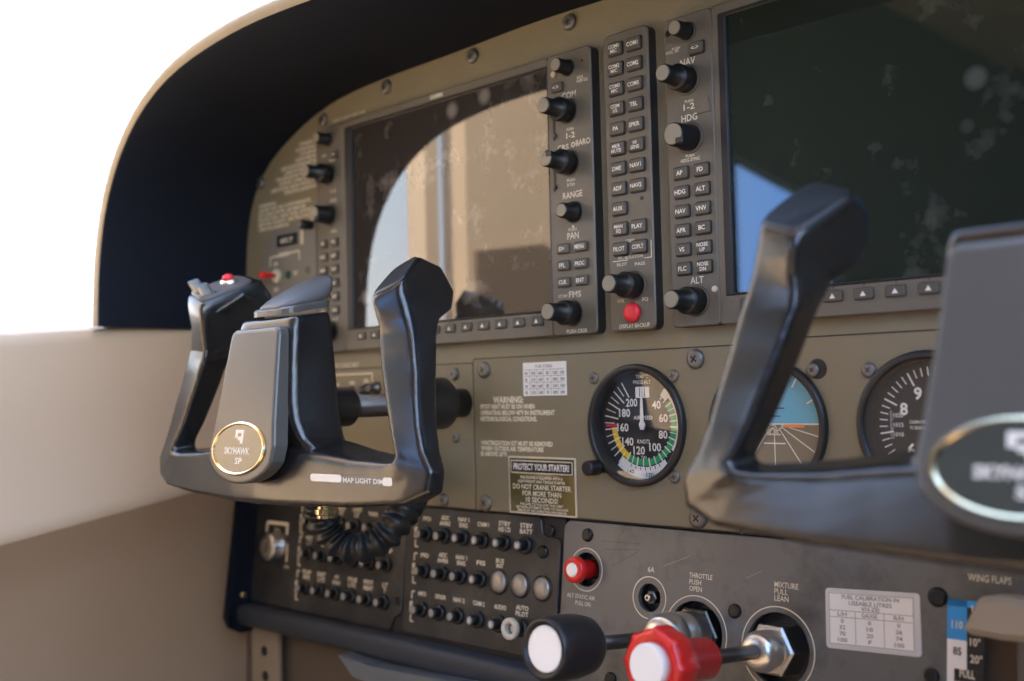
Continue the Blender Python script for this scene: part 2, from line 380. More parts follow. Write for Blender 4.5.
xa, za = xz(270, 258, 6); xb, zb = xz(299, 250.5, 6)
s.bar(xa, za, xa, za-8, 1.4, 6.05, CREAM); s.bar(xb, zb, xb, zb-8, 1.4, 6.05, CREAM); s.bar(xa, za, xb, zb, 1.4, 6.05, CREAM); xm, zm = (xa+xb)/2, (za+zb)/2; s.text('STBY BATT', xm, zm, 3.6, 5.95, WHITE, 16, 'C', .03)
for q, t in (((275.5, 264), 'ARM'), ((295.5, 273), 'TEST'), ((276, 290), 'OFF')): xc, zc = xz(*q, 6); s.text(t, xc, zc, 3.4, 6.05, CREAM, 7, 'C', .04)
s.build('lettering', sp)
xt, zt = xz(278, 276, 6); s = MB(); s.lathe(xt, zt, [(4.5, 2.5), (6, 3.2), (6, 6.3)], CREAMP, 20); s.lathe(xt, zt, [(1.5, -13), (3.0, -11.5), (2.6, -4), (1.9, 2.6)], RED, 14); s.build('toggle_switch', sp)
xg, zg = xz(288.5, 275, 6); s = MB(); s.lathe(xg, zg, [(2.2, 4), (3.2, 4.6), (3.4, 6.3)], LED, 16); s.build('indicator_lamp', sp)
xg, zg = xz(308, 270, 6); s = MB(); s.screw(xg, zg, 3.4, 6.2, SCREWG); s.build('screw', sp)
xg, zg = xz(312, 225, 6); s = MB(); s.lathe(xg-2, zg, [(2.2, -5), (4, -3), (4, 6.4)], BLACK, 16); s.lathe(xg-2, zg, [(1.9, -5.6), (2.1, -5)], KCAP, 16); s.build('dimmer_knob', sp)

# =================================================================== avionics
def tri(mb, x, z, h, y, m): mb.poly([(x-h*.62, z-h/2), (x+h*.62, z-h/2), (x, z+h/2)], y, m, .1)
def key(parent, x, z, w, h, lines, name='key', th=2.4, m=KEY, txt=WHITE, tsz=None):
    k = MB(); k.plate(rr(x-w/2, x+w/2, z-h/2, z+h/2, 1.3), -th, .3, m, .7)
    k.plate(rr(x-w/2-.5, x+w/2+.5, z-h/2-.6, z+h/2+.5, 1.4), -.12, .3, BASEB, 0)
    if lines == 'tri': tri(k, x, z, h*.42, -th-.12, WHITE)
    elif lines:
        n = len(lines); hh = tsz or (2.6 if n == 1 else 2.2)
        for i, t in enumerate(lines):
            tw = text_geo(t, .012)[2]*hh/.69; k.text(t, x, z+(n-1)*1.45-i*2.9, hh, -th-.1, txt, min(tw, w*.78), 'C', .02)
    return k.build(name, parent)
def knob(parent, x, z, kind, name='knob'):
    k = MB()
    kn = lambda a, r: .12*math.cos(24*a)
    if kind == 'vol':
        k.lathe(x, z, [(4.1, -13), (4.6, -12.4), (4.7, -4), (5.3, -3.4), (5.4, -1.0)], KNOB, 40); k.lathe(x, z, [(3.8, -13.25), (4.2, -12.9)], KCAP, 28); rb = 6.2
    elif kind == 'joy':
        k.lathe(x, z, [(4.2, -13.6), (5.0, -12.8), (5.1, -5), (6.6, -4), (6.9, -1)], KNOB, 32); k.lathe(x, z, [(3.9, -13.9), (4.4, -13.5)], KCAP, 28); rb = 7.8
    elif kind == 'single':
        k.lathe(x, z, [(6.3, -17), (7.0, -16.2), (7.3, -6), (7.9, -5), (8.1, -1)], KNOB, 40)
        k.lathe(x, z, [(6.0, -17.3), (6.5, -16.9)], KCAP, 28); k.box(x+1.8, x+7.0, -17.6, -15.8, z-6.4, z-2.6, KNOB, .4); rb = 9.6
    else:
        L = {'dual': (5.4, 8.0, -24), 'tri': (5.4, 8.0, -23.5), 'fms': (5.7, 8.2, -25)}[kind]; a, b, e = L
        k.lathe(x, z, [(a-.7, e), (a, e+.9), (a, -11.5), (b-1.0, -11.3), (b-.1, -10.6), (b, -1.0)], KNOB, 48)
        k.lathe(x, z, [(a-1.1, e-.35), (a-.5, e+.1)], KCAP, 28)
        if kind == 'tri': k.box(x+.4, x+5.0, e-.7, e+1.2, z+.8, z+4.4, KNOB, .3)
        rb = 9.3
    k.lathe(x, z, [(rb-.8, -.9), (rb, -.5), (rb, .3)], KEY, 40)
    return k.build(name, parent)
def lab(mb, t, q, h, w=None, m=CREAM): x, z = xz(*q, -.1); mb.text(t, x, z, h, -.12, m, w, 'C', .012)

def display(name, label, cat, xo, left, right, screenm, xr):
    t = thing(name, label, cat, (xo+110, 8, -10)); sx = 7.5
    x0, xa, xb = xo+left[0], xo+left[1], xo+right[0]
    B = MB()
    B.plate(rr(x0, xa, -11, 176.4, 3), 0, 8.2, BEZ, .8, BEZD); B.build('control_strip', t)
    if right[1]:
        B = MB(); B.plate(rr(xb, xo+right[1], -11, 176.4, 4), -.6, 8.2, BEZ, .8, BEZD); B.build('control_strip', t)
    F = MB(); F.frame(rr(xa+.3, xr, -11, 176.4, 1.2), rr(xo+sx, xo+224.6, 6.8, 168.6, 1.0), -.3, 8.2, BEZ, .7, BASEB)
    F.frame(rr(xa+4.6, xo+226, 5.2, 170.5, 1.2), rr(xo+sx, xo+224.8, 6.6, 168.8, 1.), -1.0, .2, BASEB, .5)
    F.build('screen_frame', t)
    S = MB(); S.plate(rr(xo+5, xo+225, 6.5, 169, .5), 1.4, 3.0, screenm, 0); S.build('screen', t)
    for k in range(12):
        xk = xo+17.6*(k+1)
        key(t, xk, 0, 11.2, 6.4, 'tri', 'softkey', 2.0)
        b = None
    m = MB()
    for k in range(12): m.bar(xo+17.6*(k+1), 3.8, xo+17.6*(k+1), 6.4, .5, -.45, BASEB)
    m.build('key_marks', t)
    return t
pfd = display('flight_display', 'pilot flight display unit with brownish reflections on its blank screen', 'avionics display', 0, (-42, -5), (225, 264), SCREENP, 225.2)
for z, kd in ((164.6, 'vol'), (135.8, 'dual'), (101.7, 'single'), (6, 'fms')): knob(pfd, -23, z, kd)
for r in range(6):
    for c, x in enumerate((-31, -15.8)): key(pfd, x, 78.8-11.2*r, 8.2, 6.6, [['AP', 'FD'], ['HDG', 'ALT'], ['NAV', 'VNV'], ['APR', 'BC'], ['VS', 'UP'], ['FLC', 'DN']][r][c:c+1])
key(pfd, -14.5, 150.8, 7.5, 6.2, ['<>'])
for (q, kd) in (((568, 68), 'vol'), ((567.5, 111), 'dual'), ((569.5, 163), 'tri'), ((574.5, 212), 'joy'), ((573, 313), 'fms')): x, z = xz(*q, -.6); knob(pfd, x, z, kd)
for r in range(3):
    for c, x in enumerate((237, 252.4)): key(pfd, x, 45.9-11*r, 10.6, 6.6, [[['D>'], ['MENU']], [['FPL'], ['PROC']], [['CLR'], ['ENT']]][r][c], th=3)
x, z = xz(558.5, 88, 0); key(pfd, x, z, 10, 6.6, ['<->'], th=3)
L = MB()
def lab2(t, q, h, w=None, mb=None, yy=-.75): x, z = xz(*q, yy); (mb or L).text(t, x, z, h, yy, CREAM, w, 'C', .012)
for t, q, h, w in (('COM', (568.8, 95), 4.3, 12.5), ('PUSH', (570, 129), 1.7, 6), ('1-2', (570.5, 135), 3.8, 7.5), ('CRS', (563, 147.5), 3.4, 10), ('BARO', (583, 141.5), 3.8, 12.5), ('PUSH', (571, 180), 1.8, 7), ('STD', (571, 184.5), 1.8, 7), ('RANGE', (572.5, 194.5), 4.2, 17), ('PUSH', (572.5, 229.5), 1.8, 7), ('PAN', (573, 235.5), 4.2, 10), ('FMS', (575, 294), 3.9, 10.5), ('DFLT MAP', (563, 296), 1.8, 8), ('PUSH CRSR', (577, 331), 2.4, 18), ('VOL', (580, 77), 2.0, 6), ('PUSH SQ', (582, 80), 1.8, 9)): lab2(t, q, h, w)
x, z = xz(573, 144.5, -.75); L.ring(x, z, 1.0, 1.7, -.75, CREAM)
x, z = xz(573, 226, -.75); tri(L, x, z, 2, -.75, CREAM)
for t, x, z, h, w in (('NAV', -18, 147, 3, 9), ('1-2', -18, 121.5, 3, 7), ('HDG', -18, 113.5, 3, 9), ('SYNC', -18, 88, 2.2, 9), ('ALT', -18, 15.5, 2.6, 8), ('VOL', -30, 152.5, 2.2, 7)): L.text(t, x, z, h, -.15, CREAM, w)
x0, z = xz(431, 98, -.4); L.text('GARMIN', x0+6, z+.4, 3.0, -.42, WHITE, 14, 'C', .03)
L.build('lettering', pfd)
s = MB(); x, z = xz(553.4, 74.2, -.7); s.lathe(x, z, [(1.6, -1.4), (2.4, -1.1), (2.5, -.4)], CREAMP, 16); s.build('light_sensor', pfd)
s = MB(); x, z = xz(582, 60.5, -.7); s.lathe(x, z, [(.9, -.75), (.9, -.5)], BASEB, 12); s.build('sensor_hole', pfd)
# two memory card slots with little pull tabs on the inner edge of the right strip
for q0, q1 in (((554, 118), (555, 141)), ((554.5, 166), (555.5, 192))):
    x0, z0 = xz(*q0, -.7); x1, z1 = xz(*q1, -.7); s = MB(); s.box(x0-1.2, x0+1, -.85, -.4, z1, z0, BASEB, .05, .3); s.lathe(x1, z1+3, [(1.2, -2.6), (1.7, -2), (1.7, -.5)], KEY, 14); s.build('card_slot', pfd)

aud = thing('audio_panel', 'narrow audio panel with two columns of keys between the two displays', 'avionics panel', (292, 8, -10))
s = MB(); s.plate(rr(274.2, 310.4, -11, 178.2, 4.5), 0, 8.2, BEZ, .8, BEZD); s.build('faceplate', aud)
AK = [('COM1 MIC', 'COM1'), ('COM2 MIC', 'COM2'), ('COM3 MIC', 'COM3'), ('COM 1/2', 'TEL'), ('PA', 'SPKR'), ('MKR MUTE', 'HI SENS'), ('DME', 'NAV1'), ('ADF', 'NAV2'), ('AUX', None), ('MAN SQ', 'PLAY'), ('PILOT', 'COPLT')]
for i, (a, b) in enumerate(AK):
    z = 167.8-12.71*i
    key(aud, 284.9, z, 11.4, 8.2, a.split(' '))
    if b: key(aud, 299.8, z, 11.4, 8.2, b.split(' '))
L = MB()
for t, q, h, w in (('ICS', (623, 257.5), 2, 7), ('ISOLATION', (634, 256.5), 2, 14), ('PILOT', (622, 264.5), 2, 8), ('PASS', (640, 263.5), 2, 8), ('DISPLAY BACKUP', (634.5, 325.5), 2.4, 24), ('VOL', (621, 301), 2, 6), ('SQ', (645, 299), 2, 5), ('CREW', (630, 240.5), 1.8, 7)): lab(L, t, q, h, w)
xa, za = xz(613, 259.5, 0); xb, zb = xz(651, 238, 0)
L.bar(xa, za-1.5, 290, za-1.5, .5, -.15, CREAM); L.bar(xb, za+9, xb, za-1.5, .5, -.15, CREAM); L.bar(xb, za-1.5, 303, za-1.5, .5, -.15, CREAM)
L.build('lettering', aud)
knob(aud, 294.6, 17, 'fms')
s = MB(); s.lathe(292.7, .2, [(3, -3.6), (5.4, -3.0), (6.2, -1.6), (6.4, .2)], REDB, 28); s.build('backup_button', aud)
s = MB(); x, z = xz(642, 198, 0); s.lathe(x, z, [(1.3, -.2), (1.3, .2)], BASEB, 14); s.build('sensor_hole', aud)

mfd = display('flight_display', 'flight display right of the audio panel, dark greenish blank screen with blue corner reflection', 'avionics display', 359.5, (-36.7, -2.2), (225, 264), SCREENM, 584.7)
for (q, kd) in (((687.5, 32), 'vol'), ((687, 80), 'dual'), ((690, 138), 'single'), ((696.5, 301), 'fms')): x, z = xz(*q, 0); knob(mfd, x, z, kd)
MK = [('AP', 'FD'), ('HDG', 'ALT'), ('NAV', 'VNV'), ('APR', 'BC'), ('VS', 'NOSE UP'), ('FLC', 'NOSE DN')]
for r, (a, b) in enumerate(MK):
    key(mfd, 333, 81.2-11.5*r, 10.4, 7.4, [a]); key(mfd, 347.8, 81.2-11.5*r, 10.4, 7.4, b.split(' '))
x, z = xz(697, 48, 0); key(mfd, x, z, 10.5, 7.4, ['<->'])
L = MB()
for t, q, h, w in (('NAV', (687.6, 61.6), 4.2, 11), ('PUSH', (689, 101), 1.7, 6), ('1-2', (689, 106.5), 3.6, 8), ('HDG', (689.3, 117.5), 4, 11.5), ('PUSH', (690, 155.5), 1.7, 6), ('HDG SYNC', (690.5, 159.5), 2, 14), ('ALT', (697, 280), 4, 9.5), ('PUSH', (676, 48.5), 1.7, 6), ('VOL ID', (672, 52), 1.8, 10)): lab(L, t, q, h, w)
L.build('lettering', mfd)
x, z = xz(703.6, 105.8, 0); s = MB(); s.plate(inset([(x-6, z-4.5), (x+5, z-4.5), (x+4, z+6)], .2), -.8, .2, BEZ, .5); s.build('emergency_key', mfd)
x, z = xz(715, 289, 0); s = MB(); s.lathe(x, z, [(1.3, -1), (1.9, -.8), (2, .2)], CREAMP, 16); s.build('light_sensor', mfd)
x, z = xz(668, 34, 0); s = MB(); s.lathe(x, z, [(1.6, -.6), (2, -.4), (2, .2)], SCREWB, 14); s.build('light_sensor', mfd)

# =================================================================== standby gauges
def gauge(name, label, cx, cz, R=38.2):
    t = thing(name, label, 'flight gauge', (cx, 8, cz))
    s = MB(); s.lathe(cx, cz, [(R-4.2, 16.5), (R-4.2, 4.6), (R-3.4, 3.6), (R-1.2, 3.4), (R, 4.4), (R+.3, 7.6)], BLKRING, 64, False, False); s.build('bezel', t)
    return t
def P(cx, cz, r, a): a = math.radians(a); return cx+r*math.sin(a), cz+r*math.cos(a)
def glass(t, cx, cz, r):
    s = MB(); s.lathe(cx, cz, [(r, 5.2), (r, 5.5)], DIALG, 48); s.build('glass', t)
GAUGES = ((287.2, -69.9), (381.7, -70), (476, -69))
for o_ in list(pan.children):
    if o_.name.split('.')[0] in ('panel_board', 'standby_plate', 'seam'):
        cs = []
        for gx, gz in GAUGES:
            c = MB(); c.lathe(gx, gz, [(35.4, -20), (35.4, 60)], BLKRING, 64, smooth=False); cs.append(c)
        for c in cs:
            for v in c.bm.verts: v.co = v.co
        cut_world(o_, cs)
cx, cz = 287.2, -69.9
asi = gauge('airspeed_indicator', 'airspeed dial with green and yellow arcs beside the starter placard', cx, cz)
VA = [(0, 0), (40, 41), (50, 58), (60, 75), (80, 111), (100, 147), (120, 193), (140, 230), (160, 264), (180, 297), (200, 328)]
def va(v):
    for (a, b), (c, d) in zip(VA, VA[1:]):
        if a <= v <= c: return b+(d-b)*(v-a)/(c-a)
DX = lambda a, b, c: (a, b+8.3, c)
D = MB(); D.lathe(cx, cz, [(35, 6), (35, 7)], BLACKD, 48)
D.ring(cx, cz, 21.8, 25.8, 5.8, GREEN, va(48), va(129)); D.ring(cx, cz, 21.8, 25.8, 5.8, YELLOW, va(129), va(161))
D.ring(cx, cz, 26.2, 27.8, 5.8, WHITE, va(40), va(88)); D.ring(cx, cz, 23, 28.6, 5.85, WHITE, va(36), va(45))
D.ring(cx, cz, 26.6, 33.8, 5.9, PAPER, 143, 220)
for v in range(40, 205, 5):
    a = va(v); big = v % 10 == 0
    r0, r1 = (21.0, 26.6) if v < 130 else ((20.5, 31.5) if big else (23.5, 31.5))
    x0, z0 = P(cx, cz, r0, a); x1, z1 = P(cx, cz, r1, a); D.bar(x0, z0, x1, z1, .8 if big else .55, 5.65, WHITE)
x0, z0 = P(cx, cz, 21, va(163)); x1, z1 = P(cx, cz, 30.5, va(163)); D.bar(x0, z0, x1, z1, 1.6, 5.6, REDB)
for v in range(40, 201, 20):
    a = va(v); x, z = P(cx, cz, 16.6, a); D.text(str(v), x, z, 4.9, 5.6, WHITE, 6.8 if v < 100 else 9.2, 'C', .02)
D.text('AIRSPEED', cx, cz+4.5, 2.3, 5.6, WHITE, 15); D.text('KNOTS', cx, cz-10.5, 2.5, 5.6, WHITE, 10); D.text('TAS', cx, cz-20.4, 1.7, 5.5, WHITE, 4.5)
D.text('TEMP°C', cx, cz+30.5, 2.2, 5.6, WHITE, 10); D.text('PRESS ALT', cx, cz+27, 2.2, 5.6, WHITE, 14)
D.plate(rr(cx-5.4, cx+5.4, cz+17, cz+24, .8), 5.5, 6, PAPER, 0); D.bar(cx-2, cz+17.5, cx-2, cz+23.5, .5, 5.4, BLACKD); D.bar(cx+2, cz+17.5, cx+2, cz+23.5, .5, 5.4, BLACKD)
for a, t in ((200, '140'), (172, '120')): x, z = P(cx, cz, 31.6, a); D.text(t, x, z, 2.6, 5.5, BLACKD, 5.5)
for a in range(154, 210, 8): x0, z0 = P(cx, cz, 26.8, a); x1, z1 = P(cx, cz, 28.8, a); D.bar(x0, z0, x1, z1, .5, 5.5, BLACKD)
D.build('dial', asi, xf=DX)
s = MB(); s.bar(cx, cz-3, cx, cz+15, 3.2, 4.2, WHITE, 1.6, t=.5); s.bar(cx, cz+15, cx, cz+23, 1.6, 4.2, WHITE, .3, t=.5); s.lathe(cx, cz, [(1.8, 4.0), (2.4, 4.3), (2.4, 5)], WHITE, 16); s.build('needle', asi, xf=DX)
glass(asi, cx, cz, 33.8)
x, z = xz(595.5, 467.5, 0); s = MB(); s.lathe(x, z, [(3.8, -9), (4.8, -8), (5.0, 1), (4, 2), (4, 8)], BLACK, 24); s.build('adjust_knob', asi)

cx, cz = 381.7, -70
ai = gauge('attitude_indicator', 'blue and brown artificial horizon dial seen through the right yoke', cx, cz, 38)
D = MB(); D.lathe(cx, cz, [(35, 6.4), (35, 7)], BLACKD, 48)
up = [(cx+34.5*math.cos(math.radians(a)), cz+1+34*math.sin(math.radians(a))) for a in range(0, 181, 6)]; D.poly(up, 6.0, SKYB, .3)
dn = [(cx+34.5*math.cos(math.radians(a)), cz+1+34*math.sin(math.radians(a))) for a in range(180, 361, 6)]; D.poly(dn, 6.0, EARTH, .3)
D.bar(cx-32, cz+1, cx+32, cz+1, .8, 5.9, WHITE)
for a in (-78, -60, -38, 38, 60, 78, 0, 100): 
    x1, z1 = P(cx, cz, 30, 180+a); 
    if abs(a) < 95: D.bar(cx+math.sin(math.radians(180+a))*5, cz+1-3*abs(math.cos(math.radians(a))), x1, z1, .55, 5.9, WHITE)
for z, w in ((4.5, 8), (9, 14), (-6, 8), (-11, 14)): D.bar(cx-w/2, cz+1+z, cx+w/2, cz+1+z, .7, 5.85, BLACKD if z > 0 else WHITE)
D.ring(cx, cz, 24.5, 32.2, 5.7, SKYB, -62, 62)
for a in (-60, -30, -20, -10, 0, 10, 20, 30, 60): x0, z0 = P(cx, cz, 25, a); x1, z1 = P(cx, cz, 31, a); D.bar(x0, z0, x1, z1, .9, 5.5, WHITE)
D.build('dial', ai, xf=DX)
s = MB(); s.box(cx-20, cx-7, 4, 4.6, cz-.9, cz+.9, ORANGE, .1, .3); s.box(cx+7, cx+20, 4, 4.6, cz-.9, cz+.9, ORANGE, .1, .3); s.ring(cx, cz-2, 2.2, 3, 4, CREAMP); s.bar(cx-7, cz, cx-2.5, cz-3.2, .9, 4, CREAMP, t=.4); s.bar(cx+7, cz, cx+2.5, cz-3.2, .9, 4, CREAMP, t=.4); s.bar(cx-4, cz-5, cx, cz-1, 1, 4.1, CREAMP, t=.4); s.bar(cx+4, cz-5, cx, cz-1, 1, 4.1, CREAMP, t=.4)
D2 = s; D2.build('miniature_aeroplane', ai, xf=DX)
s = MB(); s.poly([(cx-2.4, cz+23.5), (cx+2.4, cz+23.5), (cx, cz+18.5)], 4.6, ORANGE, .4); s.build('bank_pointer', ai, xf=DX)
glass(ai, cx, cz, 33.8)
cx, cz = 476, -69
alt = gauge('altimeter', 'black altimeter dial partly hidden behind the right yoke column', cx, cz)
D = MB(); D.lathe(cx, cz, [(35, 6), (35, 7)], BLACKD, 48)
for i in range(50):
    a = i*7.2+9; big = i % 5 == 0; x0, z0 = P(cx, cz, 22.5 if big else 25.5, a); x1, z1 = P(cx, cz, 30, a); D.bar(x0, z0, x1, z1, .9 if big else .6, 5.7, WHITE)
for n in (0, 1, 2, 3, 4, 5, 6, 8, 9): x, z = P(cx, cz, 18.2, n*36+9); D.text(str(n), x, z, 6, 5.7, WHITE, 4.4, 'C', .03)
D.plate(rr(cx-24, cx-17, cz-8, cz+8, .5), 5.9, 6.2, BASEB, 0)
for k, t in enumerate(('1020', '1015', '1010')): D.text(t, cx-19.5, cz+5-5*k, 2.2, 5.75, WHITE, 5.5)
for k in range(15): D.bar(cx-24, cz-7+k, cx-23 if k % 5 else cx-22.2, cz-7+k, .3, 5.75, WHITE)
D.text('CALIBRATED', cx-9, cz+1.5, 1.6, 5.7, WHITE, 9); D.text('TO 20,000 FT', cx-9, cz-1.5, 1.6, 5.7, WHITE, 9); D.text('ALT', cx, cz+9, 3, 5.7, WHITE, 7)
D.build('dial', alt, xf=DX)
s = MB(); s.bar(cx, cz, cx+22, cz+6, 2.4, 4.4, WHITE, .5, t=.4); s.bar(cx, cz, cx+6, cz-13, 3, 4.8, WHITE, 1, t=.3); s.lathe(cx, cz, [(2, 4), (2.6, 4.4), (2.6, 5.2)], WHITE, 16); s.build('needle', alt, xf=DX)
glass(alt, cx, cz, 33.8)

# =================================================================== placards
x0, z0 = 173.2, -131.0; x1, z1 = 235.8, -91.8
pl = tag(MB().plate(rr(x0, x1, z0, z1, 1), 6.5, 7.3, CREAMP, .1).build('starter_placard'), 'olive metal starter warning placard with cream lettering left of the airspeed dial', 'placard')
s = MB(); s.plate(rr(x0+1.2, x1-1.2, z0+1.2, z1-1.2, .6), 6.3, 6.6, OLIVE, .1); s.plate(rr(x0+2.4, x1-2.4, z1-11.5, z1-2.6, .5), 6.2, 6.4, CREAMP, .05); s.plate(rr(x0+3.2, x1-3.2, z1-10.7, z1-3.4, .5), 6.1, 6.4, BASEB, .05); s.build('face', pl)
s = MB(); mx_ = (x0+x1)/2; s.text('PROTECT YOUR STARTER!', mx_, z1-7, 4.2, 6.0, WHITE, 52, 'C', .03)
for t, dz, h, w in (('THE ENGINE IS EQUIPPED WITH A', 14.2, 1.9, 40), ('LIGHTWEIGHT HIGH TORQUE STARTER', 16.9, 1.9, 44), ('DO NOT CRANK STARTER', 20.6, 3.3, 54), ('FOR MORE THAN', 25.0, 3.3, 36), ('10 SECONDS!', 29.2, 3.3, 30), ('FAILURE TO FOLLOW THIS LIMIT', 32.4, 1.6, 40), ('BETWEEN ATTEMPTS. REFER TO COOLING', 34.6, 1.6, 48), ('PERIOD IN THE OPERATING HANDBOOK', 36.8, 1.6, 46)): s.text(t, mx_, z1-dz, h, 6.2, CREAM, w, 'C', .02)
s.build('lettering', pl)
x0, x1, z0, z1 = 189.2, 229.3, -50.4, -27.5
pl = tag(MB().plate(rr(x0, x1, z0, z1, .6), 6.6, 7.3, PAPER, .1).build('compass_card'), 'small white printed data card above the starter placard', 'placard')
s = MB()
for i in range(1, 5): s.bar(x0+1.5, z1-4.4*i-.6, x1-1.5, z1-4.4*i-.6, .3, 6.5, GREYTX, t=.05)
for i in range(1, 6): s.bar(x0+6.6*i, z0+1, x0+6.6*i, z1-5, .3, 6.5, GREYTX, t=.05)
s.text('FOR STEER', (x0+x1)/2, z1-2.8, 2, 6.48, GREYTX, 16)
for j in range(4):
    for i in range(6): s.text(('N', '30', '60', 'E', '120', '150', 'S', '210', '240', 'W', '300', '330')[(j*6+i) % 12], x0+3.3+6.7*i, z1-7.4-4.4*j, 2, 6.48, GREYTX, 4.0 if i % 3 else 2.6, 'C', .04)
s.build('print', pl)

# =================================================================== leaning lower panels
def L_of(q, y=0.): return lx(*q, y)
base, bl = lthing('lower_panel_base', 'black backing board under the tan panel that carries the breaker panels', 'panel', 36, -50)
s = MB(); s.plate(rr(-152, 222.6, -104, -.6, 2), 2.2, 6, BASEB, .4); bl(s, 'board')
for q in ((549, 531), (398.5, 601)):
    x, z = L_of(q, 1); s = MB(); s.screw(x, z, 4.6, 2.0, SCREWB); bl(s, 'screw')

def breaker(t, bl, x, z, num=None, collar=False, pull=6.5):
    s = MB(); s.lathe(x, z, [(4.6, -2.8), (5.9, -2.2), (6.1, .3)], BLACK, 26); s.lathe(x, z, [(3.3, -pull), (3.7, -pull+.5), (3.7, -2.4)], BLACK, 24)
    if collar:
        s.lathe(x, z, [(3.8, -12.2), (4.4, -13), (6.8, -13), (7.3, -12.4), (7.3, -9), (4.1, -8.6)], CREAMP, 32, False, False)
    s.lathe(x, z, [(2.5, -pull-.25), (3.0, -pull+.1)], PAPERG, 20)
    if num: s.text(num, x, z, 2.7, -pull-.4, WHITE, 2.4 if len(num) == 1 else 3.6, 'C', .03)
    return bl(s, 'circuit_breaker')
PAPERG = mat('breaker_cap', (.30, .29, .27), .4, metal=.2)
LV = dict(r1=-21.0, r2=-48.1, r3=-76.5)
# right breaker panel, notched at its upper right corner
cbR, bl = lthing('circuit_breaker_panel', 'breaker panel with three silver blank caps beside the red static knob', 'circuit breaker panel', 140, -50)
Zt, Zb = -1.2, -95
ptsR = [(66, Zb), (219.5, Zb), (220.8, Zb+1.5), (220.8, -17), (218.5, -14.4), (208, -13.5), (205, -12), (203.5, -9), (202.5, -3), (200.5, Zt), (62, Zt), (62, -60), (64, Zb+2)]
s = MB(); s.plate(ptsR, 0, 2.3, LOWER, .5); bl(s, 'plate')
x, z = L_of((543.5, 552)); s = MB(); s.screw(x, z, 4.5, 0, SCREWB); bl(s, 'screw')
cols = [85, 105.3, 125.6, 146.3, 168, 189.3]
rows = [(-21.0, ['PFD', 'ADC|AHRS', 'NAV 1|ENG', 'COMM 1', 'STBY|IND LTS', 'STBY|BATT'], [None, None, '5', '5', '5', '20']),
        (-48.1, ['PFD', 'ADC|AHRS', 'NAV 1|ENG', 'FIS'], [None, None, None, '5']),
        (-76.3, ['MFD', 'XPNDR', 'NAV 2', 'COMM 2', 'AUDIO', 'AUTO|PILOT'], [None, None, None, '5', '5', '5'])]
T = MB()
for z, labs, nums in rows:
    for x, l, n in zip(cols, labs, nums):
        breaker(cbR, bl, x, z, n, collar=(l == 'AUTO|PILOT'), pull=9)
        ls = l.split('|')
        for i, t in enumerate(ls): T.text(t, x-.5, z+11.2+(len(ls)-1)*2.0-4.0*i, 3.0, -.12, CREAM, min(12, 3.0*len(t)), 'C', .03)
for x in (165.2, 186, 206.8):
    s = MB(); s.lathe(x, -48.1, [(2.5, -3.3), (5.5, -2.8), (7.2, -1.8), (7.6, -1.0)], BLANK, 32); s.lathe(x, -48.1, [(7.5, -1.2), (8.7, -1.0), (9, .3)], BLACK, 32, False, False); bl(s, 'blank_cap')
T.text('BUS', 165, -33.6, 2.8, -.12, CREAM, 8, 'C', .03); T.text('INT', 165, -37.2, 2.8, -.12, CREAM, 7, 'C', .03)
for z in (-21.0, -48.1, -76.3):     # bus bracket down the left edge with its letters
    T.bar(72.5, z+12, 72.5, z+6.5, 1.1, -.12, CREAM); T.bar(72.5, z+12, 75.5, z+12, 1.1, -.12, CREAM); T.bar(72.5, z-5, 72.5, z-10, 1.1, -.12, CREAM); T.bar(72.5, z-10, 76, z-10, 1.1, -.12, CREAM)
    T.text('E', 72.5, z+2.6, 3.4, -.12, CREAM, 3.4, 'C', .05); T.text('B', 72.5, z-1.6, 3.4, -.12, CREAM, 3.4, 'C', .05)
bl(T, 'lettering')
# left breaker panel, behind the coiled cord
cbL, bl = lthing('circuit_breaker_panel', 'black breaker panel partly hidden behind the coiled cord', 'circuit breaker panel', -50, -50)
ptsL = [(-149, -97), (46, -97), (49, -95.5), (51, -89), (53.5, -86), (58, -84), (60.5, -82), (61.2, -78), (61.2, Zt), (-149, Zt)]
s = MB(); s.plate(ptsL, 0, 2.3, LOWER, .5); bl(s, 'plate')
x, z = L_of((398.5, 601)); s = MB(); s.lathe(x-.5, z+1, [(1.6, -.4), (2.6, -.3), (2.8, .2)], SCREWB, 20); bl(s, 'screw')
T = MB()
for z, labs in ((-21, ['ALT|FLD', 'FUEL|PUMP', 'BCN|LT', 'LAND|LT', 'WARN', 'CABIN|LTS']), (-48.1, ['NAV|LT', 'TAXI|LT', 'PITOT|HEAT', 'STROBE|LT', 'INST', 'FLAP']), (-76.5, ['FLAP|MTR', 'INST|LTS', 'AV|FAN', 'STROBE|LTS', 'PITOT|HEAT', 'LT|T'])):
    for i, l in enumerate(labs):
        x = -65+21*i; breaker(cbL, bl, x, z, pull=8.5)
        ls = l.split('|')
        for j, t in enumerate(ls): T.text(t, x, z+10.8+(len(ls)-1)*2.2-4.4*j, 3.3, -.12, CREAM, min(12, 3.2*len(t)), 'C', .03)
    T.bar(-79, z+13, -79, z+7, 1.3, -.12, CREAM); T.bar(-79, z+13, -75.5, z+13, 1.3, -.12, CREAM); T.bar(-79, z-5, -79, z-11, 1.3, -.12, CREAM); T.bar(-79, z-11, -75, z-11, 1.3, -.12, CREAM)
    T.text('E', -79, z+2.4, 4, -.12, CREAM, 3.6, 'C', .05); T.text('B', -79, z-2.4, 4, -.12, CREAM, 3.6, 'C', .05)
bl(T, 'lettering')
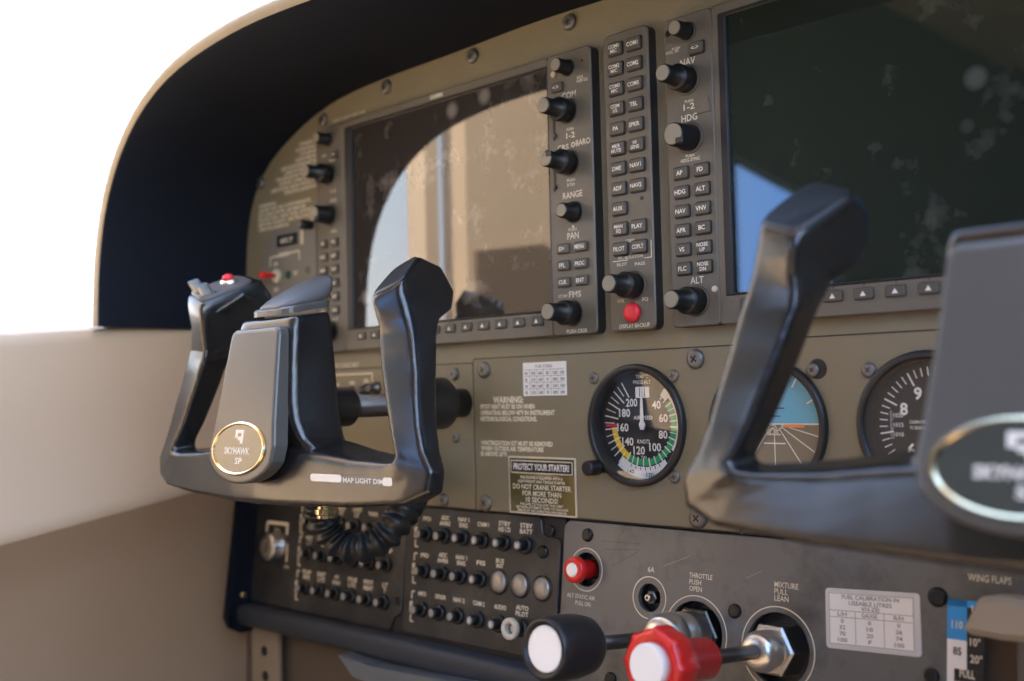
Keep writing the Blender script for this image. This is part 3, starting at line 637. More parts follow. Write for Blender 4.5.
# key switch
x, z = L_of((277.5, 547))
ks, bl = lthing('ignition_switch', 'round silver ignition key switch at the far left of the breaker panel', 'switch', x, z)
s = MB(); s.lathe(x, z, [(7.5, -12), (11, -11), (12, -9.5), (12, -3), (13.5, -2), (13.5, .2)], STEEL, 36); s.box(x-1, x+1, -12.3, -11.5, z-5, z+5, BASEB, .05, .4); bl(s, 'barrel')
T = MB(); xa, za = L_of((268, 522)); xb, zb = L_of((288, 523)); T.bar(xa, za, xb, za, 3, -.12, CREAM); T.bar(xa, za, xa-1, za-9, 3, -.12, CREAM); T.bar(xb, za+1.5, xb-.5, za-9, 3, -.12, CREAM); T.text('BOTH', (xa+xb)/2, za-6, 3.4, -.12, CREAM, 8, 'C', .03)
T.bar(xb+2, za-16, xb+2, za-32, 2, -.12, CREAM); T.text('START', xb+3, za-36, 2.8, -.12, CREAM, 8)
bl(T, 'lettering')

# engine control panel with its round openings
ecp, bl = lthing('engine_control_panel', 'worn grey engine control panel holding throttle and mixture along the bottom right', 'control panel', 300, -60)
plate = MB(); plate.plate(rr(224.4, 640, -175, -1.6, 6), -.8, 2.2, THRP, .5)
po = bl(plate, 'plate')
def hole(x, z, r):
    c = MB(); c.lathe(x, z, [(r, -20), (r, 20)], THRP, 48, smooth=False); return c
H_ST = L_of((587, 569.5)); H_6A = (297.3, -44); H_TH = (332.2, -61); H_MX = (387.6, -61.8)
bpy.context.view_layer.update()
cuts = []
for (x, z), r in ((H_ST, 11), (H_6A, 8.6), (H_TH, 19), (H_MX, 20)):
    c = hole(x, z, r)
    for v in c.bm.verts: v.co = v.co-Vector((300, 0, -60))
    cuts.append(c)
fx0, _ = L_of((984, 640)); fx1, _ = L_of((1030, 645)); _, fz0 = L_of((990, 640))
c = MB(); c.box(fx0, fx1, -20, 20, fz0-70, fz0+12, THRP, 0, 1)
for v in c.bm.verts: v.co = v.co-Vector((300, 0, -60))
cuts.append(c)
cut(po, cuts)
for (x, z), r, d in ((H_ST, 11, 8), (H_6A, 8.6, 7), (H_TH, 19, 9), (H_MX, 20, 9)):
    bk = MB(); bk.lathe(x, z, [(r+.6, 2.0), (r+.3, d), (1, d)], BASEB, 40, False, True, smooth=False); bl(bk, 'recess')
bk = MB(); bk.box(fx0-2, fx1+2, 30, 32, fz0-75, fz0+15, BASEB, .1, 1)
bl(bk, 'slot_back')
T = MB()
for (x, z), r in ((H_ST, 13.6), (H_6A, 12.6), (H_TH, 22), (H_MX, 23)): T.ring(x, z, r-.32, r+.32, -.95, CREAM, n=72)
def lt2(t, q, h, w=None, m=CREAM, al='C'): x, z = L_of(q, -.8); T.text(t, x, z, h, -.95, m, w, al, .008)
lt2('ALT STATIC AIR', (581, 596.5), 2.6, 24); lt2('PULL ON', (583, 603.5), 2.6, 13); lt2('6A', (651.3, 569.5), 3.2, 5)
for k, t in enumerate(('THROTTLE', 'PUSH', 'OPEN')): lt2(t, (689.5, 574.8+6.6*k), 2.9, (16.5, 8.5, 9)[k], al='L')
for k, t in enumerate(('MIXTURE', 'PULL', 'LEAN')): lt2(t, (774.5, 584+6.8*k), 3.0, (15, 8.5, 9)[k], al='L')
lt2('WING FLAPS', (989.5, 579), 3.4, 21)
bl(T, 'lettering')
T = MB()
for q0, q1 in (((746, 578), (762, 571)), ((664, 566), (690, 556)), ((602, 541), (640, 544)), ((604, 549), (640, 550)), ((612, 566), (638, 552))):
    a0 = L_of(q0, -.8); a1 = L_of(q1, -.8); T.bar(*a0, *a1, .22, -.86, BLANK if q0[0] > 660 else LOWER, t=.03)
bl(T, 'scratch')
for q, r in (((588, 535), 4.4), ((735, 611), 4.2), ((938, 597), 5), ((932, 676), 4), ((611, 679), 4.4)):
    x, z = L_of(q, -.8); s = MB(); s.screw(x, z, r, -.8, SCREWB, rot=random.random()); bl(s, 'screw')
# 6 amp push breaker in its recess
x, z = H_6A; s = MB(); s.lathe(x, z, [(3.4, .5), (4.2, 1), (4.2, 7.2)], STEELD, 6, smooth=False); s.lathe(x, z, [(1.6, -3.2), (2.2, -2.6), (2.4, 1)], STEEL, 16); s.lathe(x, z, [(.9, -3.5), (1.1, -3)], BASEB, 12); bl(s, 'breaker_stud')

# red alternate static knob
x, z = H_ST
k, bl = lthing('static_air_knob', 'red pull knob with white end in the ringed hole left of the throttle', 'knob', x, z)
s = MB(); s.lathe(x, z, [(5.2, -14.6), (7.4, -14.2), (8.2, -13), (8.2, -9), (6.6, -7.6), (6.2, -6), (6.2, 7.9)], RED, 36); bl(s, 'knob_body')
s = MB(); s.lathe(x, z, [(3.6, -15.6), (4.4, -15.2), (4.6, -14.2)], WHCAP, 28); bl(s, 'end_cap')
# throttle
x, z = H_TH
k, bl = lthing('throttle_control', 'black barrel throttle knob with white end on a steel rod', 'control knob', x, z)
s = MB(); s.lathe(x, z, [(15.5, -3), (16.5, -2), (16.5, 8.5)], STEELD, 6, smooth=False); bl(s, 'lock_nut')
s = MB(); s.lathe(x, z, [(4, -38), (9.5, -37.6), (12.4, -35.5), (13.6, -32), (13.6, -24), (12.2, -23), (13.4, -22), (13.4, -2)], CHROME, 40); bl(s, 'bushing')
s = MB(); s.lathe(x, z, [(3.9, -99), (3.9, -34)], STEELD, 24); bl(s, 'rod')
s = MB(); s.lathe(x, z, [(12.2, -129.2), (13.0, -131.6), (14.6, -131.8), (15.6, -130.6), (16.4, -127), (16.8, -119), (16.4, -108), (15.0, -100), (12.6, -96.4), (9, -95.2), (5.5, -95), (5.5, -91), (3.9, -90.5)], BLACK, 48, True, False); bl(s, 'knob_body')
s = MB(); s.lathe(x, z, [(11.0, -130.4), (11.8, -130), (11.9, -128.8)], WHCAP, 40); bl(s, 'end_cap')
# mixture
x, z = H_MX
k, bl = lthing('mixture_control', 'red scalloped mixture knob with white end on a dark rod', 'control knob', x, z)
s = MB(); s.lathe(x, z, [(13.5, -9.5), (15, -8.5), (15, 8.5)], STEEL, 6, smooth=False); bl(s, 'lock_nut')
s = MB(); s.lathe(x, z, [(4.2, -24.5), (7.5, -24.2), (9.8, -22.5), (11, -19), (11.2, -12), (11.2, -9)], CHROME, 40); bl(s, 'bushing')
s = MB(); s.lathe(x, z, [(3.8, -72), (3.8, -23)], STEELD, 24); bl(s, 'rod')
sc = lambda a, r: (1.5*max(0, math.cos(8*a))**3 if r > 15.5 else 0)
s = MB(); s.lathe(x, z, [(11.2, -112), (14, -114), (16.2, -113.4), (17.2, -110.5), (17.2, -102), (16, -97), (12.6, -93.5), (10.6, -91.5), (10.5, -70), (9.6, -68.4), (3.8, -68)], RED, 96, True, True, scallop=sc); bl(s, 'knob_body')
s = MB(); s.lathe(x, z, [(9.8, -118), (10.6, -117.2), (10.8, -112)], WHCAP, 40); bl(s, 'end_cap')

# fuel table
x0, z1 = L_of((825.5, 587.5), -.8); x1, z0 = L_of((919.5, 655), -.8)
x1 = x0+53; z0 = z1-31.5
def ROT(mb):
    for v in mb.bm.verts: v.co = Vector((v.co.x-(v.co.z-z1)*.045, v.co.y, v.co.z+(v.co.x-x0)*.05))
fp, bl = lthing('fuel_placard', 'laminated white fuel calibration table on the grey engine panel', 'placard', (x0+x1)/2, z0)
s = MB(); s.plate(rr(x0, x1, z0, z1, 2.2), -1.5, -.8, CLEAR, .3); ROT(s); bl(s, 'lamination')
s = MB(); a0, a1, b0, b1 = x0+2.4, x1-3.6, z0+2.6, z1-2.4; s.plate(rr(a0, a1, b0, b1, .3), -1.62, -1.45, PAPER, 0)
hgt = b1-b0; z_a = b1-hgt*.34; z_b = b1-hgt*.47
for z in (b1-.2, z_a, z_b, b0+.2): s.bar(a0, z, a1, z, .28, -1.7, GREYTX, t=.04)
for xx in (a0+.1, a0+(a1-a0)*.32, a0+(a1-a0)*.66, a1-.1): s.bar(xx, (z_a if a0+.2 < xx < a1-.2 else b1), xx, b0, .28, -1.7, GREYTX, t=.04)
am = (a0+a1)/2
for t, dz, w in (('FUEL CALIBRATION IN', 1.8, 32), ('USEABLE LITRES', 4.8, 24), ('VH-ZEJ', 7.4, 10)): s.text(t, am, b1-dz, 2.1, -1.7, GREYTX, w, 'C', .02)
for cxx, vals in ((.16, ('L/H', '0', '32', '70', '100')), (.49, ('GAUGE', '0', '10', '20', 'F')), (.83, ('R/H', '0', '36', '74', '100'))):
    for i, t in enumerate(vals): s.text(t, a0+(a1-a0)*cxx, (z_a+z_b)/2 if i == 0 else z_b-1.9-3.25*(i-1), 2.1, -1.7, GREYTX, 1.75*len(t), 'C', .02)
ROT(s); bl(s, 'table')

# flap scale and lever
X0, Z0 = L_of((948, 598), -.8); X1, Z1 = L_of((967.3, 641), -.8); xs, zs = L_of((969, 604.5), -.8); xe, _ = L_of((985, 640), -.8)
fs, bl = lthing('flap_scale', 'blue and white wing flap position scale behind the tan flap handle', 'placard', X0+8, Z0)
s = MB(); s.plate(rr(X0, xe, Z0-62, Z0, .4), -1.3, -.8, BASEB, .1); s.plate(rr(X0, X1, Z1, Z0, .2), -1.5, -1.2, BLUE, 0); s.plate(rr(X0, xe+3, Z0-3.4, Z0, .2), -1.5, -1.2, BLUE, 0); s.plate(rr(X0, X1, Z0-62, Z1, .2), -1.5, -1.2, PAPER, 0)
xf, zf = L_of((955, 668), -.8); s.plate(rr(xf, xe, zf-6, zf, .2), -1.7, -1.3, BASEB, 0)
def ft(t, q, h, w, m): x, z = L_of(q, -1.5); s.text(t, x, z, h, -1.8, m, w, 'C', .02)
ft('110', (957.5, 624.5), 3.6, 5.6, CREAM); ft('85', (957.5, 651), 3.6, 4.2, BASEB); ft('UP', (977, 610), 3.6, 5, CREAM); ft('10°', (975.5, 642.5), 3.6, 5.2, CREAM); ft('20°', (976.5, 659.5), 3.6, 6, CREAM); ft('FULL', (967.5, 674), 3.8, 7.4, CREAM)
bl(s, 'scale')
hx, hz = L_of((1011, 618), -34)
fl, bl = lthing('flap_lever', 'tan wedge flap handle on a grey lever beside the blue flap scale', 'lever', hx, hz-10)
W = MB(); Yf, Yb = -46, -22
prof = [(-17.5, -6.5), (-14, -8.5), (0, -9.2), (14, -8.5), (17.5, -6.5), (13, 6.5), (10.5, 9), (0, 10), (-8, 9.2), (-10.5, 7.5)]
W.plate([(hx+a, hz+b) for a, b in prof], Yf, Yb, FLAPH, 3.0); bl(W, 'handle')
W = MB(); W.box(hx+1, hx+7.5, -30, 24, hz-60, hz-3, STEELD, .8, 1); W.box(hx+9, hx+15, -2, 20, hz-60, hz-24, STEELD, .8, 1); bl(W, 'shaft')

# rail, side bracket and the bits below the panel
def sq(cy, cz, a, b, n=20, e=3.):
    o = []
    for i in range(n):
        t = 2*PI*i/n; c, d = math.cos(t), math.sin(t)
        o.append((cy+a*math.copysign(abs(c)**(2/e), c), cz+b*math.copysign(abs(d)**(2/e), d)))
    return o
s = MB(); R = []
for x in (-146, -144.5, -142, -60, 0, 60, 120, 180, 219, 221.5, 222.8):
    k = .8 if x in (-146, 222.8) else (.93 if x in (-144.5, 221.5) else 1); R.append([(x, y, z) for y, z in sq(-9, -237.5, 10*k, 9.5*k)])
s.rings(R, RAIL, smooth=True); tag(s.build('padded_rail'), 'dark padded rail running along the lower edge of the breaker panels', 'rail')
br = thing('side_bracket', 'dark blue side bracket with rounded foot at the left end of the breaker panel', 'bracket', (-150, -10, -250))
s = MB(); pts = [(9, -127), (-8, -127), (-14, -140), (-25, -225), (-27, -240), (-23, -249), (-13, -254), (0, -254), (6, -250)]
s.rings([[(-154, y, z) for y, z in pts], [(-150.2, y, z) for y, z in pts]], HOOD); s.build('side_plate', br)
s = MB(); s.rings([[(-150.4+a, y, z) for y, z in pts[1:8]] for a in (0, 3.5)], HOOD, closed=False, cap0=False, cap1=False); s.rings([[(x, -8+dy, -127), (x, -14+dy, -140), (x, -25+dy, -225), (x, -25+dy, -245)] for x, dy in ((-150.4, 0), (-146.5, 0), (-146.5, 2.5), (-150.4, 2.5))], HOOD, closed=True); s.build('flange', br)
s = MB(); s.lathe(0, 0, [(2, -2), (3.2, -1), (3.2, 1)], GOLD, 14); s.build('bolt', br, xf=lambda a, b, c: (-150+b*-1, -9+a, -222+c))
s = MB(); p = [at(338, 655, -30), at(372, 667, -30), at(480, 687, -30), at(520, 708, -30), at(420, 706, -30), at(352, 676, -30)]
s.rings([[(a.x, -30, a.z) for a in p], [(a.x, -12, a.z) for a in p]], BLUESTEEL); tag(s.build('release_lever'), 'flat blue grey metal lever below the padded rail', 'lever')
st_ = thing('mounting_strip', 'beige strip with two dark holes below the left end of the rail', 'strip', (-150, 6, -300))
xa, _ = xz(253, 660, 6); xb, _ = xz(279, 660, 6)
s = MB(); s.plate(rr(xa, xb, -340, -232, 1), 5, 9, BEIGED, .4); s.build('strip', st_)
for q in ((264.5, 651), (265.5, 676)): x, z = xz(*q, 5); s = MB(); s.lathe(x, z, [(3.2, 4.0), (4.2, 4.2), (4.6, 5.2)], BASEB, 18); s.build('hole_grommet', st_)

# =================================================================== yokes
YX, YZ = 124.5, 0.
def se(n, e):
    o = []
    for i in range(n):
        t = 2*PI*i/n; c, d = math.cos(t), math.sin(t); o.append((math.copysign(abs(c)**(2/e), c), math.copysign(abs(d)**(2/e), d)))
    return o
SE = se(28, 4.5)
# per station: inner-front, outer-front, outer-back, inner-back corner
ST = [((94, -147.5, 8.5), (116.5, -142, 16), (105, -118, 34.5), (82, -120, 27)), ((94.5, -148, 4), (117, -142.5, 10), (107, -102, 29), (84, -104, 22)), ((96, -147.5, -1), (119, -142, 4), (113, -97, 14), (88, -99, 6)),
      ((97, -146, -7), (121, -141.5, -4), (117, -103, 3), (91, -103, -2)), ((96.5, -145, -13), (123.5, -142, -12), (120, -116, -4), (95, -117, -8)), ((97, -145.5, -20), (126, -143, -19), (123, -121, -14), (98, -122, -17)),
      ((100, -147, -27), (128, -144, -26), (125, -123, -23), (101, -124.5, -25)), ((103, -148.5, -36), (130.5, -145, -35), (127.5, -125.5, -34), (104, -127, -35)), ((109, -151, -50), (134, -148, -49), (131, -129.5, -49), (109, -131, -50)), ((115, -153, -65), (138, -150.5, -65), (136, -133.5, -65), (114, -135, -64)),
      ((121, -155.5, -76), (143, -152, -78), (142, -137, -78), (119, -138, -74)), ((124.5, -157, -81.5), (151, -152, -89), (149, -140, -89), (121, -138, -79)), ((122, -158, -84.5), (149, -153, -101), (147, -140, -101), (119, -138, -81.5)),
      ((114, -157, -85), (132, -157, -107.5), (132, -139, -107), (113, -137, -81.5)), ((101, -157, -84.5), (107, -160, -109.5), (107, -138, -109), (101, -135, -80.5)), ((82, -158, -83.5), (86, -162, -111), (86, -136, -110), (82, -133, -78.5)),
      ((60, -160, -81), (60, -164, -112), (60, -133, -111), (60, -130, -75)), ((30, -163, -78), (30, -167, -113), (30, -131, -112), (30, -128, -71)), ((0, -164, -77), (0, -168, -113.5), (0, -130, -112.5), (0, -127.5, -70))]
SE7 = se(36, 9)
def sect(S, sg):
    o = []
    for s, t in SE7:
        u = (s+1)/2; w = (t+1)/2
        p = [S[0][k]*(1-u)*(1-w)+S[1][k]*u*(1-w)+S[2][k]*u*w+S[3][k]*(1-u)*w for k in range(3)]
        o.append((sg*p[0], p[1], p[2]))
    return o
def yoke_body():
    s = MB()
    ring_list = [sect(S, 1) for S in ST]
    # the left half continues the same path mirrored; section order flips so vertex order stays consistent
    left = [sect(S, -1) for S in reversed(ST[:-1])]
    s.rings(ring_list+left, LEATH, smooth=True)
    C = [(2, 29.5, -156.5, -129, 4), (.5, 31, -157.5, -128, 4), (-4, 32, -158.5, -127.5, 4), (-30, 34, -161.5, -126, 4), (-50, 37, -164, -126, 0), (-62, 39.5, -164, -126, 0), (-72, 43, -162, -126.5, 0), (-79, 50, -158, -127.5, 0), (-85, 58, -154, -130, 0), (-100, 55, -150, -132, 0)]
    s.rings([[(w*a, yf+(yb-yf)*(b+1)/2, z+r*(b+1)/2) for a, b in SE7] for z, w, yf, yb, r in C], LEATH, smooth=True)
    o = s.build('body')
    md = o.modifiers.new('r', 'REMESH'); md.mode = 'VOXEL'; md.voxel_size = .0013; md.use_smooth_shade = True
    sm = o.modifiers.new('s', 'SMOOTH'); sm.iterations = 4; sm.factor = .5
    bpy.context.view_layer.update(); bake(o)
    for p in o.data.polygons: p.use_smooth = True
    return o
body = yoke_body()
SL = .16
def cx_(x, y, z): return (x, y+SL*(z+5), z)
def cover_mb():
    s = MB(); up = []
    # outline: flat top, sides flaring down to the round emblem housing
    for a in range(200, 341, 10): up.append((37.5*math.cos(math.radians(a)), -78+21.5*math.sin(math.radians(a))))
    pts = up+[(36.6, -76), (34, -62), (30.5, -35), (27.6, -9), (26.4, -5.8), (23.5, -4), (-23.5, -4), (-26.4, -5.8), (-27.6, -9), (-30.5, -35), (-34, -62), (-36.6, -76)]
    f1 = inset(pts, 2.6); f2 = inset(pts, 1.0)
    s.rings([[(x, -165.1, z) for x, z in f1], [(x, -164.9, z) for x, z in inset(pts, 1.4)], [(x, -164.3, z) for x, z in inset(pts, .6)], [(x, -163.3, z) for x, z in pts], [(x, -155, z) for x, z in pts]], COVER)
    return s
def yoke(name, label, X, dy, dz, full):
    t = thing(name, label, 'control yoke', (X, -130+dy, -55+dz), 'control yokes')
    XF = lambda a, b, c: (a+X, b+dy, c+dz)
    if full: b = body; b.parent = t; b.matrix_parent_inverse = Matrix(); b.location = Vector((0, 130, 55))*MM
    else: b = body.copy(); COL.objects.link(b); b.parent = t; b.matrix_parent_inverse = Matrix()
    def bd(mb, nm, par=None, sl=True): return mb.build(nm, par or t, xf=lambda a, b, c: XF(*(cx_(a, b, c) if sl else (a, b, c))))
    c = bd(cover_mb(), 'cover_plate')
    e = MB(); e.frame(ell(-1.0, -78, 30, 16.4, 56), ell(-1.0, -78, 27.4, 14.4, 56), -166.6, -163, GOLD, .9); eo = bd(e, 'emblem_bezel')
    e = MB(); e.plate(ell(-1.0, -78, 27.6, 14.6, 56), -165.8, -164, EMB, .3)
    y = -165.9
    e.plate([(-5.5, -66.6), (3.8, -66.6), (3.8, -75.0), (.6, -75.0), (.6, -73), (-2.2, -73), (-2.2, -71.6), (-5.5, -71.6)][::-1], y, y+.3, WHITE, 0); e.plate(rr(-2.6, 1.2, -70.6, -68.6, .3), y-.1, y+.1, EMB, 0)
    e.text('SKYHAWK', -1.5, -79.4, 3.9, y, WHITE, 29, 'C', .03); e.text('SP', 1.5, -85.4, 3.6, y, WHITE, 8, 'C', .03)
    eo2 = e.build('emblem', eo, xf=lambda a, b, c: XF(*cx_(a, b, c)))
    # front frame behind the cover
    s = MB(); s.lathe(0, -54.4, [(7.7, -110), (7.7, 140)], STEELD, 28); bd(s, 'shaft', sl=False)
    s = MB(); s.lathe(0, -54.4, [(9, -150), (13.2, -140), (13.2, -95), (11.5, -92.5), (7.6, -92)], BLACK, 32); bd(s, 'hub', sl=False)
    # top pad on the plain grip(s)
    def pad(sg, par=t):
        s = MB(); q = []
        for a, b in SE: q.append((a, b))
        def ring(k, up): 
            o = []
            for a, b in q:
                u = (a*k+1)/2; w = (b*k+1)/2; q4=[ST[0][0][k]*(1-u)*(1-w)+ST[0][1][k]*u*(1-w)+ST[0][2][k]*u*w+ST[0][3][k]*(1-u)*w for k in range(3)]; o.append((sg*q4[0], q4[1], q4[2]+up))
            return o
        s.rings([ring(.99, -2), ring(.99, .6), ring(.92, 1.6)], KNOB)
        return bd(s, 'grip_cap', sl=False)
    pad(1 if full else -1)
    if not full: pad(1)
    if full:
        # map clip on top of the column
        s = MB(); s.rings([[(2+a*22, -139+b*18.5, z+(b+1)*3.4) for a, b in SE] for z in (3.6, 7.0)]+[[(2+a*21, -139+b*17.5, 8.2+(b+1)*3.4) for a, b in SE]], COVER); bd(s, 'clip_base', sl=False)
        s = MB(); R = []
        for y, hw, zb, zt in ((-157, 9, 8, 9.4), (-155, 14, 8.2, 11.4), (-150, 17, 9.2, 15.5), (-142, 18.5, 10.6, 20.5), (-134, 18.5, 12, 25), (-127, 19.5, 15, 28), (-121, 17, 20, 30.5), (-119, 15, 27, 31.2)):
            sec = []
            for i in range(21):
                t_ = PI*i/20; sec.append((4+hw*math.cos(t_), y, zb+(zt-zb)*max(0, math.sin(t_))**.6))
            R.append(sec)
        s.rings(R, SLATE, smooth=True); bd(s, 'map_clip', sl=False)
        s = MB(); s.lathe(19, 15.5, [(1.2, -128), (3.2, -127), (3.4, -123), (2, -122)], GOLD, 16); bd(s, 'clip_spring', sl=False)
        # housing with switches on the left grip
        HS = [((-92.5, -149.5, 17), (-118.5, -146, 26), (-108, -107, 42.5), (-85, -104, 36.5)), ((-92, -150, 13), (-119.5, -146.5, 21), (-109, -98, 31), (-85, -95.5, 26)), ((-93, -149.5, 7), (-118.5, -146, 14), (-110, -99, 22), (-86, -97, 18)),
              ((-95, -148, -1), (-118, -144, 4), (-112, -112, 8), (-89, -112, 5)), ((-96.6, -145.3, -12), (-122.6, -142.2, -11), (-119.2, -116.8, -6), (-95.2, -117.5, -8.5)), ((-98.2, -144, -24), (-125.4, -141.6, -23), (-122.2, -123, -18), (-100, -124, -20))]
        def hp(S, s, t_, up=0.):
            u = (s+1)/2; w = (t_+1)/2
            q4 = [S[0][k]*(1-u)*(1-w)+S[1][k]*u*(1-w)+S[2][k]*u*w+S[3][k]*(1-u)*w for k in range(3)]
            return (q4[0], q4[1]-up*.35, q4[2]+up)
        s = MB(); s.rings([[hp(HS[0], a*.93, b*.93, .8) for a, b in SE7]]+[[hp(S, a, b) for a, b in SE7] for S in HS], LEATH, smooth=True); hs = bd(s, 'switch_housing', sl=False)
        for p_ in hs.data.polygons:
            if len(p_.vertices) > 4: p_.use_smooth = False
        s = MB(); s.rings([[hp(HS[0], a*k, -.08+b*k*.9, up) for a, b in SE] for k, up in ((.94, .2), (.94, 2.2), (.86, 3.0))], SLATE); bd(s, 'switch_plate', sl=False)
        def blk(mb, sc, tc, ws, wt, u0, u1, m, lean=0.):
            mb.rings([[hp(HS[0], sc+a*ws, tc+b*wt, u0) for a, b in SE], [hp(HS[0], sc+a*ws*.9, tc+lean+b*wt*.85, u1) for a, b in SE]], m)
        s = MB(); blk(s, .05, -.62, .8, .3, 2.6, 4.0, SLATE); blk(s, .42, -.66, .26, .2, 3.8, 10.5, STEEL, -.1); blk(s, -.32, -.62, .26, .2, 3.8, 9.5, STEEL, -.06); bd(s, 'trim_switch', sl=False)
        s = MB(); disc = lambda k, up: [hp(HS[0], .1+k*.5*math.cos(2*PI*i/24), .25+k*.27*math.sin(2*PI*i/24), up) for i in range(24)]
        s.rings([disc(1, 2.6), disc(.95, 4.4), disc(.7, 5.2)], CHROME, smooth=True); s.rings([disc(.6, 5), disc(.56, 7.2), disc(.3, 8)], REDB, smooth=True); bd(s, 'disconnect_button', sl=False)
        # worn decal and dimmer wheel under the right arm
        s = MB(); yy = lambda x: -158.6-(95-x)*.09
        def dec(pts, m, off): s.rings([[(x, yy(x)+off, z) for x, z in pts], [(x, yy(x)+off+.25, z) for x, z in pts]], m)
        dec(rr(55, 82, -96.6, -92.2, 1.8), PAPER, -1.05); dec(rr(80, 121, -97.2, -92.6, 1.2), GREYPL, -1.0); dec(rr(116, 123, -97.2, -92.6, 1.2), PAPER, -1.02)
        vs, fs_, tw = text_geo('MAP LIGHT DIM', .02); k = 33/tw; V = [s.v(100+v.x*k, yy(100+v.x*k)-1.15, -96.4+v.y*4.0) for v in vs]
        for f in fs_: s.face([V[i] for i in f], WHITE)
        s.build('decal', t, xf=XF)
        s = MB(); s.rings([[(52+r*math.cos(a), -150+r*math.sin(a), z) for a in [2*PI*i/24 for i in range(24)]] for r, z in ((5.6, -111), (5.6, -114), (7, -114.2), (7, -117), (6, -117.8), (6, -119.5), (3, -120))], GOLD); s.build('dimmer_wheel', t, xf=XF)
    return t
SLATE = mat('slate_plastic', (.10, .10, .105), .45, bump=.1, bscale=600)
yl = yoke('control_yoke', 'whole black pilot yoke with thumb switches, round emblem and shaft below the brownish screen', YX, 0, 0, True)
yr = yoke('control_yoke', 'blurred black copilot yoke cropped by the right frame edge, with wide emblem', 593, -5, 3.4, False)
yr.children[0].location = yl.children[0].location if False else body.location

# coiled cord
path = [at(*q) for q in ((315, 488, -118), (320, 512, -112), (329, 531, -105), (344, 545, -98), (363, 547, -90), (381, 539, -80), (397, 522, -70), (409, 503, -55), (418, 484, -30), (421, 470, 6))]
def cat(p, n):
    o = []
    for i in range(len(p)-1):
        a, b, c, d = p[max(0, i-1)], p[i], p[i+1], p[min(len(p)-1, i+2)]
        for j in range(n):
            t = j/n; o.append(.5*((2*b)+(-a+c)*t+(2*a-5*b+4*c-d)*t*t+(-a+3*b-3*c+d)*t**3))
    o.append(p[-1]); return o
pp = cat(path, 22); Ls_ = [0]
for a, b in zip(pp, pp[1:]): Ls_.append(Ls_[-1]+(b-a).length)
s = MB(); R = []; up = Vector((0, -1, 0))
for i, c in enumerate(pp):
    d = (pp[min(i+1, len(pp)-1)]-pp[max(0, i-1)]).normalized(); n1 = d.cross(up).normalized(); n2 = n1.cross(d)
    R.append([tuple(c+(n1*math.cos(a)+n2*math.sin(a))*(10.0+1.5*math.cos(2*PI*Ls_[i]/8.6+.9*math.sin(a)))) for a in [2*PI*k/28 for k in range(28)]])
s.rings(R, CORD, smooth=True) if False else None
CORD = mat('cord_rubber', (.02, .02, .021), .35, spec=.55)
s.rings(R, CORD, smooth=True); tag(s.build('coiled_cord'), 'black coiled cord looping below the pilot yoke in front of the breakers', 'cord')

# =================================================================== setting
def sill(y): return 27.-(8-y)*.078
def wall_profile(y):
    zs = sill(y); k = -112-(8-y)*.17
    return [(-300, zs-18), (-230, zs-4), (-185, zs), (-172, zs-1), (-167, zs-5), (-165.5, zs-14), (-164, -60), (-158, k+6), (-156, k), (-158, k-6), (-170, k-26), (-186, k-60), (-190, -300), (-190, -520)]
s = MB(); ys = [24, 0, -40, -100, -180, -300, -600, -1500]
prof_ = [[(x, y, z) for x, z in wall_profile(max(y, -320))] for y in ys]
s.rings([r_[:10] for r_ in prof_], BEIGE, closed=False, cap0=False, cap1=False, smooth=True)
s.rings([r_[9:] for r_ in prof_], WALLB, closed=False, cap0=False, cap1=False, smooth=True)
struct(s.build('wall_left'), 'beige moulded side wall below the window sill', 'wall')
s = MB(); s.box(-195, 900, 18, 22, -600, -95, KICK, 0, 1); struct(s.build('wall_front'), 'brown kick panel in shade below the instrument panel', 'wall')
s = MB(); s.box(-190, 1000, -2200, 60, -460, -450, KICK, 0, 1); struct(s.build('floor'), 'brown carpeted cabin floor', 'floor')
s = MB(); s.plate([(-210, -6), (900, -6), (900, 0), (-210, 0)], -2200, -300, BEIGE, 0); o = s.build('ceiling', xf=lambda a, b, c: (a, b, c+640)); struct(o, 'beige cabin headliner', 'ceiling')
s = MB(); s.box(-200, 1100, -2210, -2200, -600, 640, CABIN, 0, 1); struct(s.build('wall_rear'), 'dark rear cabin bulkhead', 'wall')
s = MB(); wr = [(-2200, -600), (400, -600), (400, 230), (-380, 230), (-460, 10), (-1500, 10), (-1500, 640), (-2200, 640)]  # unseen wall, outline shaped to darken the left side and admit light aft
s.rings([[(1000, y, z) for y, z in wr], [(1010, y, z) for y, z in wr]], CABIN); struct(s.build('wall_right'), 'unseen dark right cabin wall behind the camera, cut to shape the light', 'wall')
